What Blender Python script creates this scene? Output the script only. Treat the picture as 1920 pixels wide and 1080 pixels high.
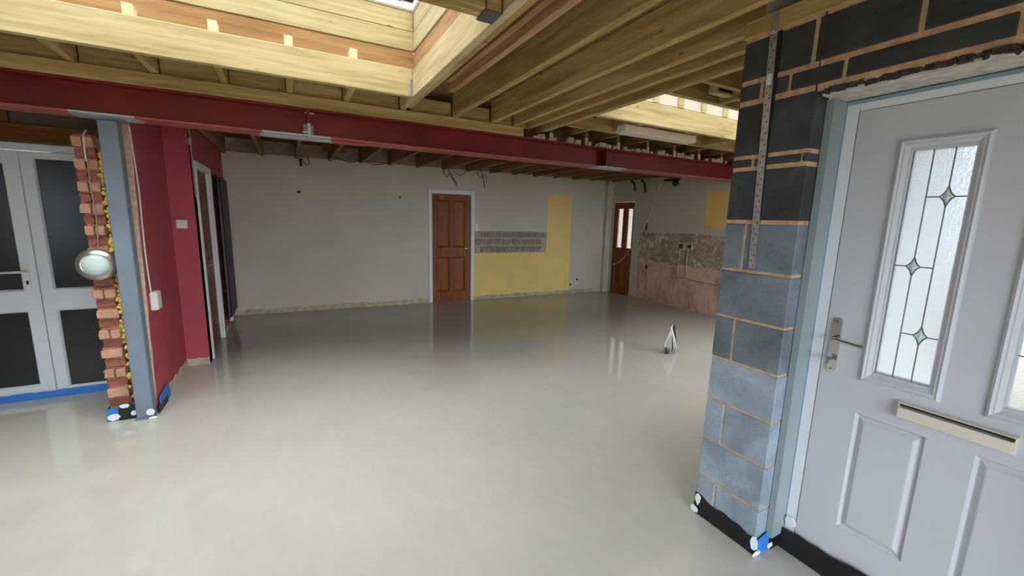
import bpy, bmesh, math, random
from mathutils import Vector, Matrix
random.seed(7)
C = bpy.context.scene
for o in list(bpy.data.objects): bpy.data.objects.remove(o)
COL = C.collection

# ------------------------------------------------------------------ camera
F_PX = 771.2
cam_d = bpy.data.cameras.new('camera'); cam = bpy.data.objects.new('camera', cam_d); COL.objects.link(cam)
cam_d.sensor_width = 36.0; cam_d.lens = F_PX*36.0/1920.0; cam_d.clip_start = 0.02; cam_d.clip_end = 300
rt = Vector((0.88146942, -0.47160651, 0.02447357)); dn = Vector((-0.05681203, -0.15734887, -0.98590756)); fw = Vector((0.46881131, 0.86765698, -0.16549114))
up = -dn; bk = -fw
cam.matrix_world = Matrix(((rt.x, up.x, bk.x, 0), (rt.y, up.y, bk.y, 0), (rt.z, up.z, bk.z, 1.55), (0, 0, 0, 1)))
C.camera = cam

# ------------------------------------------------------------------ world, exposure
C.view_settings.view_transform = 'Standard'; C.view_settings.look = 'None'
C.view_settings.gamma = 1.0; C.view_settings.use_curve_mapping = False
C.view_settings.exposure = 0.5
W = bpy.data.worlds.new('overcast'); C.world = W; W.use_nodes = True
wn = W.node_tree; wn.nodes.clear()
wo = wn.nodes.new('ShaderNodeOutputWorld'); wb = wn.nodes.new('ShaderNodeBackground')
wt = wn.nodes.new('ShaderNodeTexCoord'); wsx = wn.nodes.new('ShaderNodeSeparateXYZ'); wr = wn.nodes.new('ShaderNodeValToRGB')
wr.color_ramp.elements[0].position = 0.0; wr.color_ramp.elements[0].color = (0.68, 0.80, 0.95, 1)
wr.color_ramp.elements[1].position = 0.9; wr.color_ramp.elements[1].color = (1.0, 0.985, 0.97, 1)
wn.links.new(wt.outputs['Generated'], wsx.inputs[0]); wn.links.new(wsx.outputs['Z'], wr.inputs[0])
wn.links.new(wr.outputs[0], wb.inputs[0]); wb.inputs[1].default_value = 8.6
wn.links.new(wb.outputs[0], wo.inputs[0])

# ------------------------------------------------------------------ materials
def lin(c):
    return tuple((x/255/12.92 if x <= 10 else ((x/255+0.055)/1.055)**2.4) for x in c) + (1.0,)
def newmat(name):
    m = bpy.data.materials.new(name); m.use_nodes = True
    nt = m.node_tree; b = nt.nodes['Principled BSDF']; return m, nt, b
def N(nt, t, **kw):
    n = nt.nodes.new(t)
    for k, v in kw.items(): setattr(n, k, v)
    return n
def coords(nt, scale, rand=True, obj=True):
    tc = N(nt, 'ShaderNodeTexCoord'); mp = N(nt, 'ShaderNodeMapping'); mp.inputs['Scale'].default_value = scale
    src = tc.outputs['Object']
    if rand:
        oi = N(nt, 'ShaderNodeObjectInfo'); va = N(nt, 'ShaderNodeVectorMath', operation='ADD'); mu = N(nt, 'ShaderNodeMath', operation='MULTIPLY')
        mu.inputs[1].default_value = 37.0; nt.links.new(oi.outputs['Random'], mu.inputs[0])
        nt.links.new(src, va.inputs[0]); nt.links.new(mu.outputs[0], va.inputs[1]); src = va.outputs[0]
    nt.links.new(src, mp.inputs['Vector']); return mp.outputs[0]
def ramp(nt, fac, stops):
    r = N(nt, 'ShaderNodeValToRGB'); e = r.color_ramp.elements
    while len(e) < len(stops): e.new(0.5)
    for k, (p, c) in enumerate(stops): e[k].position = p; e[k].color = c
    nt.links.new(fac, r.inputs[0]); return r.outputs[0]
def noise(nt, vec, scale=1.0, detail=4, rough=0.55, dist=0.0):
    n = N(nt, 'ShaderNodeTexNoise'); n.inputs['Scale'].default_value = scale; n.inputs['Detail'].default_value = detail
    n.inputs['Roughness'].default_value = rough; n.inputs['Distortion'].default_value = dist
    nt.links.new(vec, n.inputs['Vector']); return n.outputs['Fac']
def mixc(nt, fac, a, b, mode='MIX'):
    m = N(nt, 'ShaderNodeMix', data_type='RGBA', blend_type=mode)
    for s, v in ((0, fac), (6, a), (7, b)):
        if hasattr(v, 'is_linked'): nt.links.new(v, m.inputs[s])
        else: m.inputs[s].default_value = v
    return m.outputs[2]
def bump(nt, b, h, strength=0.3, dist=0.01):
    bp = N(nt, 'ShaderNodeBump'); bp.inputs['Strength'].default_value = strength; bp.inputs['Distance'].default_value = dist
    nt.links.new(h, bp.inputs['Height']); nt.links.new(bp.outputs[0], b.inputs['Normal'])
def plain(name, c, rough=0.6, metal=0.0, var=0.08, sc=3.0, bmp=0.0, bsc=40, spec=0.5):
    m, nt, b = newmat(name); col = lin(c); v = coords(nt, (1, 1, 1))
    lo = tuple(x*(1-var) for x in col[:3])+(1,); hi = tuple(min(1, x*(1+var)) for x in col[:3])+(1,)
    nt.links.new(ramp(nt, noise(nt, v, sc, 5), [(0.3, lo), (0.7, hi)]), b.inputs['Base Color'])
    b.inputs['Roughness'].default_value = rough; b.inputs['Metallic'].default_value = metal; b.inputs['Specular IOR Level'].default_value = spec
    if bmp: bump(nt, b, noise(nt, v, bsc, 4), bmp, 0.004)
    return m
def wood(name, axis, lo, mid, hi, knot=(70, 45, 25), rough=0.7, knots=True):
    m, nt, b = newmat(name)
    s = [9.0, 9.0, 9.0]; s[axis] = 0.9
    v = coords(nt, s); f = noise(nt, v, 1.6, 6, 0.6, 0.6)
    c = ramp(nt, f, [(0.28, lin(lo)), (0.5, lin(mid)), (0.74, lin(hi))])
    s2 = [60.0, 60.0, 60.0]; s2[axis] = 2.5
    c = mixc(nt, 0.35, c, ramp(nt, noise(nt, coords(nt, s2), 1.0, 3), [(0.35, (0.55, 0.5, 0.42, 1)), (0.6, (1, 1, 1, 1))]), 'MULTIPLY')
    if knots:
        s3 = [9, 9, 9]; s3[axis] = 3.4
        vo = N(nt, 'ShaderNodeTexVoronoi'); nt.links.new(coords(nt, s3), vo.inputs['Vector']); vo.inputs['Scale'].default_value = 1.0
        kf = ramp(nt, vo.outputs['Distance'], [(0.03, (0.8, 0.8, 0.8, 1)), (0.09, (0, 0, 0, 1))])
        c = mixc(nt, kf, c, lin(knot))
    oi = N(nt, 'ShaderNodeObjectInfo'); c = mixc(nt, 0.6, c, ramp(nt, oi.outputs['Random'], [(0, (0.78, 0.74, 0.66, 1)), (0.5, (0.95, 0.92, 0.85, 1)), (1, (1, 0.9, 0.78, 1))]), 'MULTIPLY')
    nt.links.new(c, b.inputs['Base Color']); b.inputs['Roughness'].default_value = rough; b.inputs['Specular IOR Level'].default_value = 0.25
    bump(nt, b, f, 0.25, 0.004); return m
PL, PM, PH = (150, 124, 78), (188, 164, 108), (212, 194, 140)
M = {}
for ax, k in ((0, 'x'), (1, 'y'), (2, 'z')): M['pine_'+k] = wood('treated_pine_'+k, ax, PL, PM, PH)
M['pale_x'] = wood('pale_pine_x', 0, (176, 162, 118), (202, 190, 146), (218, 208, 168), knot=(120, 90, 50))
M['pale_y'] = wood('pale_pine_y', 1, (176, 162, 124), (204, 192, 154), (222, 212, 178), knot=(120, 90, 50))
M['pink_y'] = wood('pinkish_pine_y', 1, (150, 114, 80), (180, 144, 106), (200, 166, 126))
M['old_y'] = wood('old_timber_y', 1, (112, 90, 62), (146, 120, 84), (178, 150, 108), knots=False)
M['old_x'] = wood('old_timber_x', 0, (92, 58, 26), (122, 78, 36), (148, 98, 48), knots=True, knot=(50, 26, 10))
M['orange_x'] = wood('orange_ply_x', 0, (152, 116, 76), (178, 140, 96), (198, 162, 114), knots=False)
M['door_z'] = wood('varnished_pine', 2, (118, 62, 26), (144, 80, 34), (166, 98, 44), knot=(90, 40, 12), rough=0.4, knots=False)
M['door_dark'] = wood('varnished_dark_pine', 2, (92, 52, 24), (120, 72, 34), (140, 88, 44), knot=(70, 35, 12), rough=0.45, knots=False)
M['endgrain'] = plain('end_grain', (232, 214, 176), 0.8)
M['osb'] = plain('osb_board', (126, 96, 62), 0.9, var=0.35, sc=25)
M['dark'] = plain('dark_void', (30, 24, 18), 0.9)
M['white_pvc'] = plain('white_plastic_frame', (214, 218, 222), 0.35, var=0.02)
M['door_white'] = plain('door_skin', (186, 188, 192), 0.42, var=0.03, bmp=0.05, bsc=120)
M['jamb'] = plain('filmed_frame_side', (136, 148, 150), 0.35, var=0.05)
M['film'] = plain('blue_film', (120, 152, 168), 0.4, var=0.2)
M['gasket'] = plain('black_gasket', (14, 14, 16), 0.6)
M['came'] = plain('lead_came', (92, 96, 100), 0.45, metal=0.4)
M['chrome'] = plain('chrome', (200, 200, 200), 0.12, metal=1.0, var=0.02)
M['galv'] = plain('galvanised_steel', (190, 192, 192), 0.38, metal=0.8, var=0.15, sc=30)
M['letter'] = plain('letterbox_satin', (220, 212, 196), 0.3, metal=0.35, var=0.03)
M['tape_b'] = plain('blue_tape', (44, 116, 196), 0.5, var=0.12, sc=12)
M['tape_w'] = plain('white_tape', (226, 228, 232), 0.5, bmp=0.5, bsc=30)
M['dpm'] = plain('black_membrane', (16, 17, 18), 0.45, bmp=0.6, bsc=12)
M['post'] = plain('grey_primer', (116, 128, 142), 0.42, var=0.14, sc=5)
M['white'] = plain('white_gloss', (226, 226, 222), 0.4, var=0.03)
M['white_pl'] = plain('white_plastic', (222, 222, 216), 0.35, var=0.02)
M['cable_g'] = plain('grey_cable', (150, 148, 142), 0.5)
M['cable_w'] = plain('white_cable', (216, 216, 212), 0.45)
M['cable_d'] = plain('dark_cable', (60, 58, 54), 0.5)
M['rad'] = plain('anthracite_radiator', (30, 31, 33), 0.35)
M['black'] = plain('black_plastic', (20, 20, 22), 0.4)
M['foam'] = plain('foil_foam_board', (214, 206, 196), 0.55, var=0.08, sc=9)
M['wool'] = plain('yellow_insulation', (222, 196, 96), 0.95, var=0.2, sc=30, bmp=0.8, bsc=60)
M['plaster_e'] = plain('raw_plaster_edge', (216, 184, 158), 0.95, var=0.2, sc=25, bmp=0.8, bsc=40)
M['skirt_bare'] = plain('bare_plaster_strip', (186, 170, 146), 0.9, var=0.25, sc=12, bmp=0.5, bsc=30)
M['paving'] = plain('paving', (112, 98, 80), 0.9, var=0.1)
M['glass_tint'] = plain('pale_blue_render', (122, 142, 150), 0.9, var=0.05)
M['fence'] = plain('rendered_garden_wall', (212, 192, 160), 0.9, var=0.1)
M['wall_g'] = plain('grey_painted_plaster', (204, 194, 177), 0.75, var=0.05, sc=1.6, bmp=0.12, bsc=30)
M['wall_w'] = plain('plain_wall', (200, 198, 192), 0.8)
M['wall_y'] = plain('yellow_painted_plaster', (238, 206, 124), 0.75, var=0.05, sc=3)
M['wall_brown'] = plain('grey_brown_board', (116, 104, 90), 0.85, var=0.12)
M['red'] = plain('crimson_painted_plaster', (172, 66, 78), 0.6, var=0.10, sc=2.5, bmp=0.1, bsc=25)
M['lintel'] = plain('rough_white_lintel', (196, 190, 180), 0.9, var=0.25, sc=30, bmp=1.0, bsc=60)
M['crust'] = plain('crusty_foam_edge', (60, 54, 50), 0.95, var=0.7, sc=50, bmp=1.0, bsc=80)
M['brick_l'] = plain('pale_brick_face', (188, 144, 120), 0.95, var=0.16, sc=12, bmp=0.8, bsc=30)
M['brick_r'] = plain('red_broken_brick', (152, 94, 78), 0.95, var=0.22, sc=14, bmp=1.0, bsc=35)
M['brick_m'] = plain('brick_mortar', (170, 110, 88), 0.95, var=0.2, sc=20, bmp=1.0, bsc=40)
M['brick_g'] = plain('grey_brown_exposed_brick', (152, 134, 120), 0.95, var=0.2, sc=10, bmp=0.6)
M['mortar_g'] = plain('pale_old_mortar', (178, 168, 152), 0.95, var=0.15, sc=14, bmp=0.6)
M['galv_dark'] = plain('dull_hanger', (110, 112, 114), 0.5, metal=0.7)
M['lampglass'] = plain('opal_glass', (196, 214, 210), 0.25, var=0.01)
M['steelring'] = plain('brushed_steel_ring', (176, 168, 160), 0.3, metal=0.85, var=0.1, sc=10)

def mat_block(name, a_, b_, c_):
    m, nt, b = newmat(name); v = coords(nt, (1, 1, 1))
    c = ramp(nt, noise(nt, v, 4, 7, 0.6, 0.5), [(0.3, lin(a_)), (0.55, lin(b_)), (0.78, lin(c_))])
    sp = ramp(nt, noise(nt, v, 90, 2), [(0.3, (0.55, 0.55, 0.55, 1)), (0.36, (1, 1, 1, 1))])
    c = mixc(nt, 1.0, c, sp, 'MULTIPLY')
    nt.links.new(c, b.inputs['Base Color']); b.inputs['Roughness'].default_value = 0.7; b.inputs['Specular IOR Level'].default_value = 0.35
    bump(nt, b, noise(nt, v, 60, 5), 0.25, 0.003); return m
M['block'] = mat_block('dense_dark_block', (46, 48, 48), (62, 64, 66), (84, 88, 90))
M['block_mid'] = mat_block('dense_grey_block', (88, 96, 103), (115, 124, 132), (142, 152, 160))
M['block_pale'] = mat_block('pale_grey_block', (118, 130, 141), (147, 160, 171), (174, 185, 194))
def mat_mortar():
    m, nt, b = newmat('pink_sand_mortar'); v = coords(nt, (1, 1, 1), False)
    c = ramp(nt, noise(nt, v, 25, 5), [(0.3, lin((172, 132, 100))), (0.7, lin((206, 178, 140)))])
    nt.links.new(c, b.inputs['Base Color']); b.inputs['Roughness'].default_value = 0.95; bump(nt, b, noise(nt, v, 80, 5), 0.8, 0.004); return m
M['mortar'] = mat_mortar()
def mat_floor():
    m, nt, b = newmat('wet_liquid_screed')
    v = coords(nt, (1, 1, 1), False)
    big = noise(nt, v, 0.7, 4, 0.6); c = ramp(nt, big, [(0.3, lin((174, 171, 162))), (0.7, lin((186, 183, 174)))])
    st = coords(nt, (7, 2.2, 1), False); s = noise(nt, st, 1.5, 6, 0.65, 1.5)
    c = mixc(nt, 0.5, c, ramp(nt, s, [(0.35, (0.90, 0.90, 0.90, 1)), (0.65, (1.0, 1.0, 0.99, 1))]), 'MULTIPLY')
    nt.links.new(c, b.inputs['Base Color'])
    nt.links.new(ramp(nt, s, [(0.3, (0.02,)*3+(1,)), (0.7, (0.05,)*3+(1,))]), b.inputs['Roughness'])
    b.inputs['Specular IOR Level'].default_value = 0.5; b.inputs['IOR'].default_value = 1.6
    bump(nt, b, noise(nt, coords(nt, (2.5, 1.2, 1), False), 1.5, 3, 0.4, 0.8), 0.03, 0.02); return m
M['floor'] = mat_floor()
def mat_beam():
    m, nt, b = newmat('red_oxide_painted_steel'); tc = N(nt, 'ShaderNodeTexCoord'); sx = N(nt, 'ShaderNodeSeparateXYZ')
    nt.links.new(tc.outputs['Object'], sx.inputs[0]); v = coords(nt, (1, 1, 1), False); n = noise(nt, v, 6, 4)
    def mth(op, a, bb, c3=None):
        q = N(nt, 'ShaderNodeMath', operation=op)
        for k, val in enumerate((a, bb, c3)):
            if val is None: continue
            if hasattr(val, 'is_linked'): nt.links.new(val, q.inputs[k])
            else: q.inputs[k].default_value = val
        return q.outputs[0]
    jit = mth('MULTIPLY', mth('SUBTRACT', n, 0.5), 0.25)
    x = mth('ADD', sx.outputs['X'], jit)
    tot = None
    for xc, w, zt in ((-1.02, 0.17, 2.172), (0.10, 0.24, 2.172), (0.18, 0.035, 2.25), (3.30, 0.22, 2.172)):
        a = mth('LESS_THAN', mth('ABSOLUTE', mth('SUBTRACT', x if w > 0.1 else sx.outputs['X'], xc), 0), w)
        z = mth('LESS_THAN', mth('ADD', sx.outputs['Z'], mth('MULTIPLY', jit, 0.3) if w < 0.1 else 0.0), zt)
        p = mth('MULTIPLY', a, z); tot = p if tot is None else mth('MAXIMUM', tot, p)
    red = ramp(nt, noise(nt, v, 3, 5), [(0.3, lin((104, 20, 20))), (0.7, lin((132, 30, 28)))])
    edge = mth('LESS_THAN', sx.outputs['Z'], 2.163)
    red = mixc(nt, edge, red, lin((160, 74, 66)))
    nt.links.new(mixc(nt, tot, red, lin((166, 170, 176))), b.inputs['Base Color'])
    b.inputs['Roughness'].default_value = 0.5; return m
M['beam'] = mat_beam()
def mat_rough_wall():
    # stripped kitchen wall: the plaster hacked off, leaving pink undercoat below and adhesive patches above
    m, nt, b = newmat('stripped_pink_plaster'); v = coords(nt, (1, 1, 1), False)
    c = ramp(nt, noise(nt, v, 3.2, 6, 0.7, 0.6), [(0.30, lin((188, 142, 122))), (0.5, lin((220, 182, 160))), (0.72, lin((230, 202, 184)))])
    dr = noise(nt, coords(nt, (1, 9, 1.0), False), 1.5, 4); c = mixc(nt, 0.6, c, ramp(nt, dr, [(0.36, (0.62, 0.46, 0.42, 1)), (0.48, (1, 1, 1, 1))]), 'MULTIPLY')
    nt.links.new(c, b.inputs['Base Color']); b.inputs['Roughness'].default_value = 0.95; bump(nt, b, noise(nt, v, 12, 6), 0.6, 0.01); return m
M['pink'] = mat_rough_wall()
def mat_patch():
    m, nt, b = newmat('adhesive_patched_wall'); v = coords(nt, (1, 1, 1), False)
    base = ramp(nt, noise(nt, v, 5, 5), [(0.35, lin((158, 136, 118))), (0.7, lin((186, 164, 144)))])
    pt = ramp(nt, noise(nt, v, 8, 6, 0.7, 0.5), [(0.50, (0, 0, 0, 1)), (0.62, (1, 1, 1, 1))])
    nt.links.new(mixc(nt, pt, base, lin((226, 212, 194))), b.inputs['Base Color']); b.inputs['Roughness'].default_value = 0.95
    bump(nt, b, noise(nt, v, 9, 6), 0.7, 0.012); return m
M['patch'] = mat_patch()
def mat_frost():
    m, nt, b = newmat('frosted_glass'); b.inputs['Base Color'].default_value = (0.85, 0.90, 0.92, 1)
    b.inputs['Transmission Weight'].default_value = 1.0; b.inputs['Roughness'].default_value = 0.32; b.inputs['IOR'].default_value = 1.45
    bump(nt, b, noise(nt, coords(nt, (1, 1, 1), False), 110, 3), 0.4, 0.003); return m
M['frost'] = mat_frost()
def mat_clear():
    m = bpy.data.materials.new('clear_glazing'); m.use_nodes = True; nt = m.node_tree; nt.nodes.clear()
    o = N(nt, 'ShaderNodeOutputMaterial'); t = N(nt, 'ShaderNodeBsdfTransparent'); g = N(nt, 'ShaderNodeBsdfGlossy'); mx = N(nt, 'ShaderNodeMixShader'); fr = N(nt, 'ShaderNodeFresnel')
    t.inputs[0].default_value = (0.95, 0.97, 0.97, 1); g.inputs['Roughness'].default_value = 0.02; fr.inputs[0].default_value = 1.45
    nt.links.new(fr.outputs[0], mx.inputs[0]); nt.links.new(t.outputs[0], mx.inputs[1]); nt.links.new(g.outputs[0], mx.inputs[2]); nt.links.new(mx.outputs[0], o.inputs[0]); return m
M['clear'] = mat_clear()
M['darkpane'] = plain('dark_covered_pane', (34, 38, 38), 0.25, var=0.15, sc=2.5)

# ------------------------------------------------------------------ builders
def box(bm, x0, x1, y0, y1, z0, z1, bev=0.0):
    x0, x1 = min(x0, x1), max(x0, x1); y0, y1 = min(y0, y1), max(y0, y1); z0, z1 = min(z0, z1), max(z0, z1)
    vs = [bm.verts.new((x, y, z)) for x in (x0, x1) for y in (y0, y1) for z in (z0, z1)]
    fs = [bm.faces.new([vs[i] for i in q]) for q in ((0, 1, 3, 2), (4, 6, 7, 5), (0, 4, 5, 1), (2, 3, 7, 6), (0, 2, 6, 4), (1, 5, 7, 3))]
    if bev:
        es = list({e for f in fs for e in f.edges}); bmesh.ops.bevel(bm, geom=es, offset=bev, segments=1, affect='EDGES')
    return bm
def Bx(*a, **k): return box(bmesh.new(), *a, **k)
def slab(s0, s1, z0, z1, d0, d1, holes=()):
    """upright slab (s along, z up, d depth) with rectangular holes (hs0, hs1, hz0, hz1)"""
    bm = bmesh.new()
    S = sorted({s0, s1, *[min(max(v, s0), s1) for h in holes for v in h[:2]]}); Z = sorted({z0, z1, *[min(max(v, z0), z1) for h in holes for v in h[2:]]})
    V = {}
    def vt(i, j, d):
        if (i, j, d) not in V: V[(i, j, d)] = bm.verts.new((S[i], d0 if d == 0 else d1, Z[j]))
        return V[(i, j, d)]
    def solid(i, j):
        if i < 0 or j < 0 or i >= len(S)-1 or j >= len(Z)-1: return False
        cs, cz = (S[i]+S[i+1])/2, (Z[j]+Z[j+1])/2
        return not any(h[0] < cs < h[1] and h[2] < cz < h[3] for h in holes)
    for i in range(len(S)-1):
        for j in range(len(Z)-1):
            if not solid(i, j): continue
            bm.faces.new([vt(i, j, 0), vt(i+1, j, 0), vt(i+1, j+1, 0), vt(i, j+1, 0)])
            bm.faces.new([vt(i, j, 1), vt(i, j+1, 1), vt(i+1, j+1, 1), vt(i+1, j, 1)])
            if not solid(i-1, j): bm.faces.new([vt(i, j, 0), vt(i, j+1, 0), vt(i, j+1, 1), vt(i, j, 1)])
            if not solid(i+1, j): bm.faces.new([vt(i+1, j, 0), vt(i+1, j, 1), vt(i+1, j+1, 1), vt(i+1, j+1, 0)])
            if not solid(i, j-1): bm.faces.new([vt(i, j, 0), vt(i, j, 1), vt(i+1, j, 1), vt(i+1, j, 0)])
            if not solid(i, j+1): bm.faces.new([vt(i, j+1, 0), vt(i+1, j+1, 0), vt(i+1, j+1, 1), vt(i, j+1, 1)])
    return bm
def mould(bm, s0, s1, z0, z1, prof, cap=False):
    """mitred rectangular moulding; prof = [(inset, depth), ...], negative depth comes forward"""
    loops = []
    for ins, d in prof:
        loops.append([bm.verts.new(p) for p in ((s0+ins, d, z0+ins), (s1-ins, d, z0+ins), (s1-ins, d, z1-ins), (s0+ins, d, z1-ins))])
    for a, b in zip(loops, loops[1:]):
        for k in range(4): bm.faces.new([a[k], a[(k+1) % 4], b[(k+1) % 4], b[k]])
    if cap: bm.faces.new(loops[-1])
    return bm
def smooth_path(pts, n=6):
    P = [Vector(p) for p in pts]
    if len(P) < 3: return P
    out = []
    for i in range(len(P)-1):
        p0 = P[max(i-1, 0)]; p1 = P[i]; p2 = P[i+1]; p3 = P[min(i+2, len(P)-1)]
        for k in range(n):
            t = k/n; out.append(0.5*((2*p1)+(p2-p0)*t+(2*p0-5*p1+4*p2-p3)*t*t+(3*p1-p0-3*p2+p3)*t*t*t))
    out.append(P[-1]); return out
def tube(bm, pts, r, seg=7, n=6, smooth=True):
    P = smooth_path(pts, n) if smooth else [Vector(p) for p in pts]
    rings = []; ref = Vector((0.13, 0.27, 0.95)).normalized()
    for i, p in enumerate(P):
        t = (P[min(i+1, len(P)-1)]-P[max(i-1, 0)]).normalized()
        a = t.cross(ref)
        if a.length < 0.05: a = t.cross(Vector((1, 0, 0)))
        a.normalize(); b = t.cross(a); rr = r[i] if isinstance(r, list) else r
        rings.append([bm.verts.new(p+a*math.cos(2*math.pi*k/seg)*rr+b*math.sin(2*math.pi*k/seg)*rr) for k in range(seg)])
    for a, b in zip(rings, rings[1:]):
        for k in range(seg): bm.faces.new([a[k], a[(k+1) % seg], b[(k+1) % seg], b[k]])
    bm.faces.new(rings[0][::-1]); bm.faces.new(rings[-1]); return bm
def lathe(bm, prof, T=None, seg=32):
    """prof = [(radius, height)] around local z"""
    rings = []
    for r, h in prof:
        rings.append([bm.verts.new((r*math.cos(2*math.pi*k/seg), r*math.sin(2*math.pi*k/seg), h)) for k in range(seg)])
    for a, b in zip(rings, rings[1:]):
        for k in range(seg): bm.faces.new([a[k], a[(k+1) % seg], b[(k+1) % seg], b[k]])
    bm.faces.new(rings[0][::-1]); bm.faces.new(rings[-1])
    if T is not None: bmesh.ops.transform(bm, matrix=T, verts=bm.verts)
    return bm
def finish(bm, T=None, jit=0.0):
    if T is not None: bmesh.ops.transform(bm, matrix=T, verts=bm.verts)
    if jit:
        for v in bm.verts: v.co += Vector((random.uniform(-jit, jit), random.uniform(-jit, jit), random.uniform(-jit, jit)))
    bmesh.ops.recalc_face_normals(bm, faces=bm.faces)
def obj(name, bm, mat, parent=None, label=None, cat=None, group=None, kind=None, T=None, jit=0.0, sm=False):
    finish(bm, T, jit)
    me = bpy.data.meshes.new(name); bm.to_mesh(me); bm.free(); me.materials.append(M[mat])
    if sm:
        for p in me.polygons: p.use_smooth = True
        try: me.set_sharp_from_angle(angle=math.radians(40))
        except Exception: pass
    o = bpy.data.objects.new(name, me); COL.objects.link(o)
    if parent is not None:
        o.parent = parent
        o.matrix_parent_inverse = WM[root_of(parent)].inverted() if root_of(parent) in WM else Matrix()
        if parent.parent is not None: o.matrix_parent_inverse = Matrix()
    tag(o, label, cat, group, kind); return o
WM = {}
def root_of(o): return o.name
def tag(o, label=None, cat=None, group=None, kind=None):
    if label: o['label'] = label
    if cat: o['category'] = cat
    if group: o['group'] = group
    if kind: o['kind'] = kind
def empty(name, loc, label=None, cat=None, group=None, kind=None):
    o = bpy.data.objects.new(name, None); COL.objects.link(o); o.location = loc; o.empty_display_size = 0.1
    WM[o.name] = Matrix.Translation(Vector(loc)); tag(o, label, cat, group, kind); return o
def struct(name, bm, mat, parent=None, label=None, T=None):
    return obj(name, bm, mat, parent, label=label, kind=None if parent else 'structure', T=T)
RZ = lambda a: Matrix.Rotation(a, 4, 'Z'); TR = lambda *p: Matrix.Translation(Vector(p))
# wall frames: local x runs to the viewer's right along the wall, local y goes into the wall
T_BACK = TR(-0.8, 7.34, 0) @ RZ(math.atan2(7.06-7.34, 7.0))
T_DOOR = TR(2.05, 0.885, 0) @ RZ(-math.pi/2)          # porch door, s = 0.885 - y
T_RIGHT = TR(6.2, 7.06, 0) @ RZ(-math.pi/2)           # far right wall, s = 7.06 - y
T_LEFT = TR(-0.8, 5.05, 0) @ RZ(math.pi/2)            # hall door wall, s = y - 5.05
T_GLZ = TR(-3.5, 4.65, 0)                             # patio door wall, s = x + 3.5

ZB = 2.45; ZT = 2.645      # underside and top of the new joists
# ================================================================== GROUND AND FLOOR
g = struct('ground', Bx(-30, 30, -30, 30, -0.3, -0.12), 'paving', label='pale paving outside the building')
def floor_mesh():
    bm = bmesh.new(); box(bm, -3.6, 2.06, -1.7, 1.25, -0.119, 0.0); box(bm, -3.6, 6.3, 1.25, 7.5, -0.119, 0.0); return bm
struct('floor', floor_mesh(), 'floor', label='freshly poured wet grey liquid screed floor')
struct('glass_tint_wall', Bx(4.7, 4.9, -9, 0.6, -0.12, 3.3), 'glass_tint', label='pale blue grey wall added outside to dim and tint the frosted door glass')  # added wall: dims and tints what the frosted door glass shows
struct('shade_canopy', Bx(2.12, 3.3, -1.5, 1.13, 2.5, 2.56), 'wall_w', label='unseen flat canopy added outside the white door to shade the view through its glass')  # unseen, added to shade the ground outside the door glass
struct('pane_dimmer_wall', Bx(7.3, 7.4, 5.6, 7.8, -0.1, 2.6), 'wall_w', label='pale wall added behind the glazed pine door to dim its panes')  # walls, ceiling and floor of an added box that dims the glazed door
struct('pane_dimmer_side', Bx(6.33, 7.4, 7.8, 7.9, -0.1, 2.6), 'wall_w', label='side wall added behind the glazed pine door to dim its panes')
struct('pane_dimmer_ceiling', Bx(6.33, 7.4, 5.6, 7.8, 2.6, 2.66), 'wall_w', label='ceiling added behind the glazed pine door to dim its panes')
struct('pane_dimmer_floor', Bx(6.32, 7.3, 5.6, 7.8, -0.1, -0.005), 'dark', label='dark floor added behind the glazed pine door to dim its panes')
struct('leak_backing', Bx(1.9, 3.4, 7.9, 8.0, -0.1, 2.6), 'dark', label='dark board added behind the pine door to stop light leaks')  # dark boards added behind both doors to block outdoor light
struct('leak_backing', Bx(-1.7, -1.6, 4.9, 6.6, -0.1, 2.6), 'dark', label='dark board added behind the hall door to stop light leaks')

# ================================================================== WALLS
wb_ = struct('wall_back', slab(-0.25, 7.15, 0, 2.405, 0, 0.12, [(3.045, 3.79, -0.1, 1.972)]), 'wall_g', label='long warm grey back wall with stripped skirting', T=T_BACK)
struct('bare_masonry_strip', slab(-0.25, 7.15, 2.405, 2.62, 0.012, 0.12), 'brick_g', wb_, T=T_BACK)
bm = bmesh.new(); 
def ragged_strip(s0, s1, d, h, base=0.0, step=0.09, amp=0.018):
    bm = bmesh.new(); n = max(2, int((s1-s0)/step)); prev = None
    for i in range(n+1):
        s = s0+(s1-s0)*i/n; hh = base+h+random.uniform(-amp, amp)
        q = [bm.verts.new((s, d, base)), bm.verts.new((s, d, hh)), bm.verts.new((s, 0.02, hh)), bm.verts.new((s, 0.02, base))]
        if prev:
            for k in range(4): bm.faces.new([prev[k], q[k], q[(k+1) % 4], prev[(k+1) % 4]])
        else: bm.faces.new(q)
        prev = q
    bm.faces.new(prev[::-1]); return bm
struct('baseboard_back', ragged_strip(0.02, 2.97, -0.004, 0.085), 'skirt_bare', label='bare strip where the skirting was, left of the pine door', T=T_BACK)
struct('baseboard_back_right', ragged_strip(3.87, 6.65, -0.004, 0.075), 'skirt_bare', label='bare strip where the skirting was, right of the pine door', T=T_BACK)
bm = bmesh.new()
for i in range(46):
    s = random.uniform(3.88, 5.3); z = random.choice((0.915, 1.035, 1.175, 1.29))+random.uniform(-0.02, 0.02); w = random.uniform(0.02, 0.10); h = random.uniform(0.01, 0.035)
    box(bm, s, s+w, -0.021, 0.0, max(z, 0.91), min(z+h, 1.30), bev=0.004)
obj('plaster_scab', bm, 'mortar_g', wb_, T=T_BACK, kind='stuff', jit=0.005)
# yellow paint fields with their own thin coat
bm = slab(3.862, 6.02, 0.06, 0.885, -0.003, 0.02); box(bm, 5.42, 6.005, -0.003, 0.02, 0.885, 2.05)
struct('yellow_paint', bm, 'wall_y', wb_, T=T_BACK)
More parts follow.
